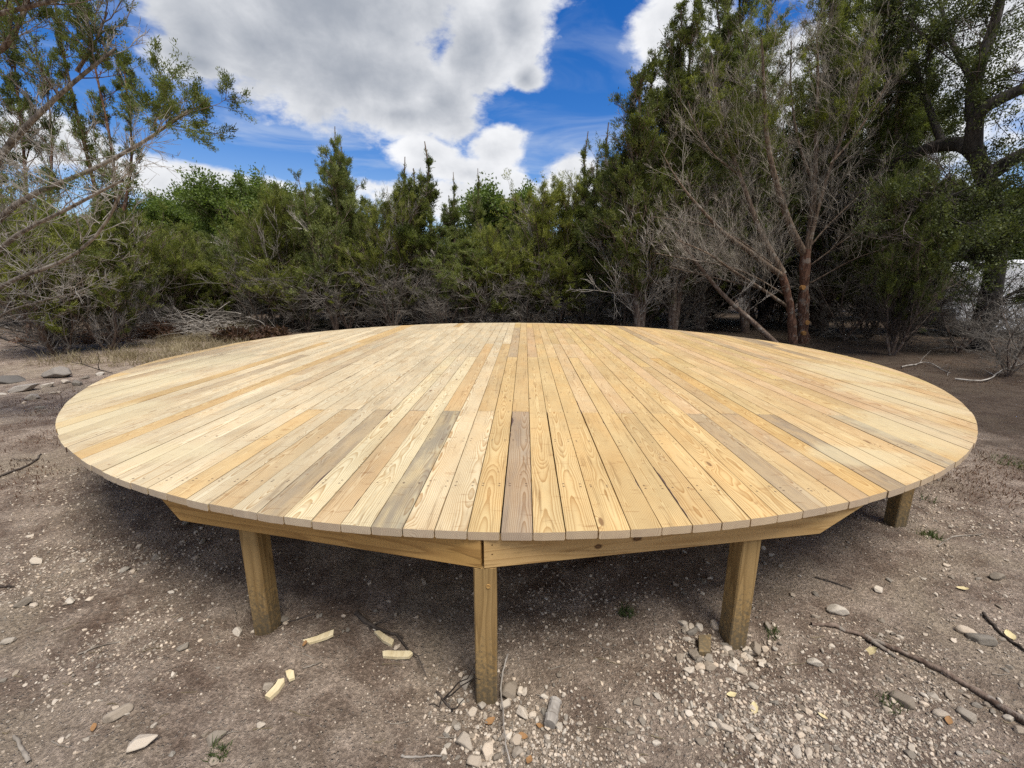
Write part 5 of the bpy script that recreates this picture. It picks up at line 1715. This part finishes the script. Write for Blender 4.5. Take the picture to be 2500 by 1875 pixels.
def gravel():
    g = np.random.default_rng(17)
    spec = [(1720, 1800, 0.62, 0.24, 4000, 0.0035, 0.0105), (2150, 1800, 0.55, 0.25, 2600, 0.003, 0.009), (1400, 1840, 0.32, 0.12, 1000, 0.003, 0.009), (1230, 1790, 0.20, 0.22, 700, 0.003, 0.011), (2250, 1600, 0.75, 0.45, 2600, 0.003, 0.009),
            (1740, 1600, 0.30, 0.22, 800, 0.004, 0.012), (220, 1400, 0.95, 0.5, 4200, 0.003, 0.010), (150, 1580, 0.7, 0.35, 2200, 0.003, 0.009), (1400, 1480, 0.8, 0.4, 1500, 0.003, 0.010), (2330, 1280, 0.9, 0.8, 1800, 0.004, 0.012), (900, 1750, 0.8, 0.3, 900, 0.002, 0.006),
            (250, 1180, 0.9, 0.8, 1200, 0.005, 0.012), (1080, 1700, 0.1, 0.15, 150, 0.003, 0.01)]
    C, S = [], []
    for (px, py, ra, rb, n, s0, s1) in spec:
        c = gpt(px, py)
        C.append(np.stack((c[0] + g.normal(0, ra * 0.55, n), c[1] + g.normal(0, rb * 0.55, n)), 1))
        S.append(s0 + (s1 - s0) * g.random(n) ** 2.2)
    n = 14000
    C.append(np.stack((g.uniform(-3.6, 3.8, n), g.uniform(0.95, 4.2, n)), 1))
    S.append(0.0020 + 0.0055 * g.random(n) ** 4)
    C, S = np.concatenate(C), np.concatenate(S)
    k = (C[:, 1] > 0.8) & (fbm(C[:, 0] * 2.2, C[:, 1] * 2.2, 3, 44) + g.normal(0, 0.10, len(C)) > 0.43)
    C, S = C[k], S[k]
    n = len(C)
    z = ground_z(C[:, 0], C[:, 1])
    base, tri = ICO0
    big = S > 0.0065
    V_, T_, tone, off = [], [], [], 0
    for sel, (b, t) in ((~big, ICO0), (big, ICO1)):
        m_ = int(sel.sum())
        cc, ss, zz = C[sel], S[sel], z[sel]
        nrm = unit(g.normal(0, 1, (m_, 7, 3)))
        off_ = g.uniform(0.6, 1.0, (m_, 7))
        dn = np.einsum('vk,mpk->mvp', b, nrm)
        r = np.minimum(np.min(np.where(dn > 0.1, off_[:, None, :] / np.maximum(dn, 0.1), 9), axis=2), 1.2)
        P = b[None] * r[..., None]
        P = P * np.stack((np.ones(m_), g.uniform(0.5, 0.95, m_), g.uniform(0.4, 0.8, m_)), 1)[:, None, :]
        a, e = g.uniform(0, 6.28, m_), g.normal(0, 0.35, m_)
        x = P[..., 0] * np.cos(e)[:, None] - P[..., 2] * np.sin(e)[:, None]
        zz_ = P[..., 0] * np.sin(e)[:, None] + P[..., 2] * np.cos(e)[:, None]
        X = x * np.cos(a)[:, None] - P[..., 1] * np.sin(a)[:, None]
        Yy = x * np.sin(a)[:, None] + P[..., 1] * np.cos(a)[:, None]
        W = np.stack((X, Yy, zz_), -1) * ss[:, None, None]
        W += np.stack((cc[:, 0], cc[:, 1], zz + ss * 0.25), 1)[:, None, :]
        V_.append(W.reshape(-1, 3))
        T_.append((t[None] + (np.arange(m_) * len(b))[:, None, None]).reshape(-1, 3) + off)
        off += m_ * len(b)
        tone.append(np.repeat(g.random(m_), len(t)))
    o = obj('gravel', np_mesh('gravel', np.concatenate(V_), None, M['gravel'], {'tone': np.concatenate(tone)}, tris=np.concatenate(T_)))
    tag(o, 'small pale limestone gravel strewn over the brown earth', 'gravel', None, 'stuff')


gravel()

# ------------------------------------------------------------------ sticks, offcuts and leaves on the earth
stick('stick', [(1980, 1527), (2020, 1527), (2060, 1540), (2100, 1553), (2170, 1582), (2260, 1622), (2350, 1672), (2430, 1722), (2510, 1772)], 0.010, 0.014, M['bark'], 'long weathered stick slanting across the dirt at right', twigs=2)
stick('stick', [(2400, 1500), (2425, 1530), (2470, 1570), (2510, 1595)], 0.008, 0.006, M['darktwig'], 'dark thin stick near the right edge above the flat stones')
stick('twig', [(1240, 1610), (1226, 1660), (1222, 1705), (1229, 1745), (1230, 1800), (1238, 1850), (1246, 1880)], 0.0042, 0.0032, M['twig'], 'thin pale twig hanging straight down beside the front post', 'twig', lift=0.03)
stick('stick', [(870, 1500), (900, 1528), (940, 1545), (985, 1560)], 0.012, 0.006, M['darktwig'], 'dark curved stick above the curled offcut', twigs=3)
stick('twig', [(640, 1542), (690, 1525), (740, 1510), (770, 1500)], 0.005, 0.003, M['darktwig'], 'dark twig on the ground right of the left-hand post', 'twig', twigs=2)
stick('twig', [(980, 1848), (1030, 1850), (1078, 1848)], 0.005, 0.003, M['twig'], 'short pale twig lying level at the bottom middle', 'twig', twigs=1)
stick('twig', [(740, 1633), (760, 1628), (785, 1618)], 0.004, 0.003, M['tantwig'], 'short tan twig between the offcuts', 'twig')
stick('twig', [(1065, 1690), (1085, 1712), (1105, 1740)], 0.006, 0.004, M['darktwig'], 'dark forked twig left of the front post', 'twig', twigs=4)
stick('twig', [(35, 1800), (60, 1840), (72, 1865)], 0.006, 0.008, M['tantwig'], 'tan twig with thick end near the lower left corner', 'twig')
stick('twig', [(190, 1600), (240, 1580), (290, 1570)], 0.004, 0.003, M['tantwig'], 'thin straight twig on the earth at left', 'twig')
stick('stick', [(-10, 1170), (40, 1150), (85, 1130), (100, 1110)], 0.010, 0.006, M['darktwig'], 'dark curved stick at the left edge beside the deck', twigs=2)
stick('twig', [(1990, 1411), (2040, 1425), (2080, 1440)], 0.005, 0.003, M['darktwig'], 'dark twig in the shade right of the right-hand post', 'twig')
stick('twig', [(2370, 1720), (2410, 1724), (2432, 1726)], 0.004, 0.002, M['darktwig'], 'dark little twig below the long stick', 'twig')
stick('twig', [(2290, 1335), (2330, 1310), (2400, 1305)], 0.005, 0.003, M['tantwig'], 'thin tan twig on bare ground right of the far right post', 'twig')
stick('twig', [(-5, 1434), (20, 1434), (42, 1433)], 0.006, 0.004, M['darktwig'], 'dark twig poking in at the left edge', 'twig')
gq = np.random.default_rng(70)
for k in range(60):
    px, py = gq.uniform(0, 2500), gq.uniform(1500, 1870)
    if 1500 < px < 1850 and py < 1650 or abs(px - 1187) < 60:
        continue
    a, L = gq.uniform(-0.7, 0.7), gq.uniform(18, 60)
    stick('straw', [(px, py), (px + L * math.cos(a) * 0.5, py + L * math.sin(a) * 0.3 + gq.normal(0, 3)), (px + L * math.cos(a), py + L * math.sin(a) * 0.6)], 0.0022, 0.0014, M['drygrass'] if k % 3 else M['tantwig'],
          'thin dry straw stalk lying on the earth', 'straw', group='straws on the earth', lift=0.002)


def prism(name, pix, th, mat, label, cat, sides=None):
    pts = np.array([gpt(*p) for p in pix])
    c = pts.mean(0)
    z0 = float(ground_z(c[0], c[1])) + 0.003
    q = pts - c
    n = len(q)
    e = 0.92
    V = [(p[0], p[1], 0) for p in q] + [(p[0], p[1], th * 0.88) for p in q] + [(p[0] * e, p[1] * e, th) for p in q]
    Q = [(i, (i + 1) % n, n + (i + 1) % n, n + i) for i in range(n)] + [(n + i, n + (i + 1) % n, 2 * n + (i + 1) % n, 2 * n + i) for i in range(n)]
    T_ = [(2 * n, 2 * n + i, 2 * n + i + 1) for i in range(1, n - 1)]
    area = sum(q[i][0] * q[(i + 1) % n][1] - q[(i + 1) % n][0] * q[i][1] for i in range(n))
    if area < 0:
        Q = [t[::-1] for t in Q]
        T_ = [t[::-1] for t in T_]
    o = obj(name, np_mesh(name, V, Q, mat, tris=T_), None, (c[0], c[1], z0))
    tag(o, label, cat)
    return o


Zo = lambda L: [(500 + x * 0.2712, 1400 + y * 0.2712) for x, y in L]
prism('wood_offcut', Zo([(880, 605), (940, 640), (1030, 625), (1100, 610), (1160, 590), (1165, 542), (1080, 560), (1010, 580)]), 0.016, M['fresh'], 'wavy pale wood offcut right of the left-hand post', 'offcut')
prism('wood_offcut', Zo([(1525, 545), (1600, 625), (1685, 668), (1705, 622), (1640, 585), (1570, 535)]), 0.018, M['fresh'], 'curled pale wood offcut below the dark stick', 'offcut')
prism('wood_offcut', Zo([(1600, 720), (1605, 762), (1720, 782), (1840, 795), (1875, 760), (1855, 738), (1720, 722), (1640, 710)]), 0.018, M['fresh'], 'straight pale wood offcut beside the green tuft', 'offcut')
prism('wood_offcut', Zo([(545, 1130), (590, 1148), (670, 1072), (722, 1005), (720, 972), (665, 985), (640, 1030)]), 0.020, M['fresh'], 'slanting pale wood offcut with notched end', 'offcut')
prism('wood_offcut', Zo([(728, 905), (742, 962), (762, 990), (815, 970), (805, 898), (765, 884)]), 0.016, M['fresh'], 'stubby pale wood offcut touching the slanting one', 'offcut')
prism('cut_block', [(1703, 1566), (1705, 1600), (1733, 1603), (1734, 1568)], 0.035, M['post'], 'yellowish sawn block among stones left of the right-hand post', 'wood block')


def chunk():
    a, b = gpt(1356, 1722), gpt(1342, 1780)
    n = 14
    q = resample([a, (a + b) / 2, b], n)
    q[:, 2] += 0.024
    r = np.full(n, 0.027) * (1 + 0.05 * np.random.default_rng(3).standard_normal(n))
    V, Q = tubes((q - a)[None], r[None], 12)
    k = len(V)
    V = np.concatenate((V, [(q - a)[0], (q - a)[-1]]))
    T_ = [(k, (i + 1) % 12, i) for i in range(12)] + [(k + 1, (n - 1) * 12 + i, (n - 1) * 12 + (i + 1) % 12) for i in range(12)]
    o = obj('wood_chunk', np_mesh('wood_chunk', V, Q, M['twig'], tris=T_), None, a)
    tag(o, 'short grey weathered wood chunk lying right of the front post', 'wood chunk')


chunk()


def leaf_mesh(name, mat, seed):
    g = np.random.default_rng(seed)
    n = 8
    V, Q = [], []
    for i in range(n + 1):
        t = i / n
        w = 0.30 * math.sin(math.pi * min(1, t * 0.97 + 0.02)) ** 0.8 * (1 + g.normal(0, 0.08))
        for s in (-1, 0, 1):
            V.append((t - 0.5, s * w, 0.10 * abs(s) * (0.6 + 0.4 * g.random()) + 0.18 * (t - 0.5) ** 2 + g.normal(0, 0.012)))
    for i in range(n):
        for j in (0, 1):
            Q.append((i * 3 + j, i * 3 + j + 3, i * 3 + j + 4, i * 3 + j + 1))
    return np_mesh(name, V, Q, mat, smooth=True)


LY = [leaf_mesh('fallen_leaf', M['yellow'], k) for k in range(3)]
LO = [leaf_mesh('fallen_leaf', M['orange'], 10 + k) for k in range(3)]
for (px, py, s, lst, lab) in [(1786, 1700, 26, LY, 'cream yellow leaf in the gravel left of the other yellow leaf'), (1841, 1733, 32, LY, 'ribbed yellow leaf in the gravel at lower right'), (2008, 1753, 22, LY, 'small tan leaf on the gravel at lower right'), (2126, 1594, 34, LY, 'yellow triangular leaf below the long stick'),
                              (2350, 1440, 24, LY, 'tan leaf on the dirt at upper right'), (2465, 1555, 34, LY, 'tan leaf leaning on the dark stick at right'), (1318, 1776, 22, LO, 'orange leaf beside the wood chunk'), (1276, 1800, 26, LO, 'brown orange curled leaf right of the twig'),
                              (1196, 1765, 30, LO, 'orange leaf on the clippings below the front post'), (1292, 1860, 28, LO, 'pinkish orange leaf among the pale stones at the bottom edge'),
                              (2315, 1763, 26, LO, 'red orange leaf beside the brown stone'), (745, 1575, 20, LO, 'rusty leaf under the wavy offcut'), (230, 1780, 24, LO, 'orange leaf above the biggest cream stone')]:
    p = gpt(px, py)
    d = CAM_M.to_3x3().inverted() @ Vector((p[0], p[1], p[2] - EYE))
    a = 0.95 * s * (-d.z) / F_PX
    o = obj('fallen_leaf', lst[int(gs.integers(3))], None, (p[0], p[1], p[2] + 0.008), (gs.normal(0, 0.2), gs.normal(0, 0.2), gs.uniform(0, 6.28)), (a, a, a))
    tag(o, lab, 'leaf')


# ------------------------------------------------------------------ white rounded trailer behind the oak
def trailer():
    c = at(2312, 830, 14.2)
    z0 = float(ground_z(c[0], 14.2))
    base = np.array((c[0], 14.2, z0))
    root = empty('white_trailer', base)
    tag(root, 'smooth white rounded trailer body glimpsed behind the oak trunk', 'trailer')
    # side profile in x,z with a big rounded lower front corner, extruded in y with rounded shoulders
    L, H, W = 6.5, 2.3, 2.1
    prof = []
    for a in np.linspace(0, 1, 10):
        an = math.pi + a * math.pi / 2
        prof.append((1.1 + 1.1 * math.cos(an), 0.75 + 0.75 * math.sin(an)))
    prof += [(L - 0.3, 0.0), (L, 0.3), (L, H - 0.5), (L - 0.5, H)]
    for a in np.linspace(0, 1, 8):
        an = math.pi / 2 + a * math.pi / 2
        prof.append((1.3 + 1.1 * math.cos(an), H - 0.9 + 0.9 * math.sin(an)))
    prof = np.array(prof)
    cen = np.array((L / 2, H / 2))
    n = len(prof)
    rings = []
    for y, s in ((0, 0.90), (0.05, 0.955), (0.18, 0.99), (0.4, 1.0), (W - 0.4, 1.0), (W - 0.18, 0.99), (W - 0.05, 0.955), (W, 0.90)):
        q = cen + (prof - cen) * np.array((1 - (1 - s) * 0.6, s))
        rings.append(np.stack((q[:, 0], np.full(n, y), q[:, 1] + 0.15), 1))
    V = np.concatenate(rings)
    Q = []
    for k in range(len(rings) - 1):
        for i in range(n):
            Q.append((k * n + i, k * n + (i + 1) % n, (k + 1) * n + (i + 1) % n, (k + 1) * n + i))
    c0 = len(V)
    V = np.concatenate((V, [(L / 2, 0, H / 2 + 0.15), (L / 2, W, H / 2 + 0.15)]))
    T_ = [(c0, (i + 1) % n, i) for i in range(n)] + [(c0 + 1, (len(rings) - 1) * n + i, (len(rings) - 1) * n + (i + 1) % n) for i in range(n)]
    obj('body', np_mesh('trailer_body', V, Q, M['white'], tris=T_, smooth=False), root)
    for y in (-0.02, W - 0.18):
        an = np.linspace(0, 2 * np.pi, 21)[:-1]
        r0 = np.stack((3.6 + 0.34 * np.cos(an), np.full(20, y), 0.34 + 0.34 * np.sin(an)), 1)
        r1 = r0 + (0, 0.2, 0)
        V = np.concatenate((r0, r1, [(3.6, y, 0.34), (3.6, y + 0.2, 0.34)]))
        Q = [(i, (i + 1) % 20, 20 + (i + 1) % 20, 20 + i) for i in range(20)]
        T_ = [((i + 1) % 20, i, 40) for i in range(20)] + [(20 + i, 20 + (i + 1) % 20, 41) for i in range(20)]
        obj('wheel', np_mesh('trailer_wheel', V, Q, M['dark'], tris=T_), root)


trailer()
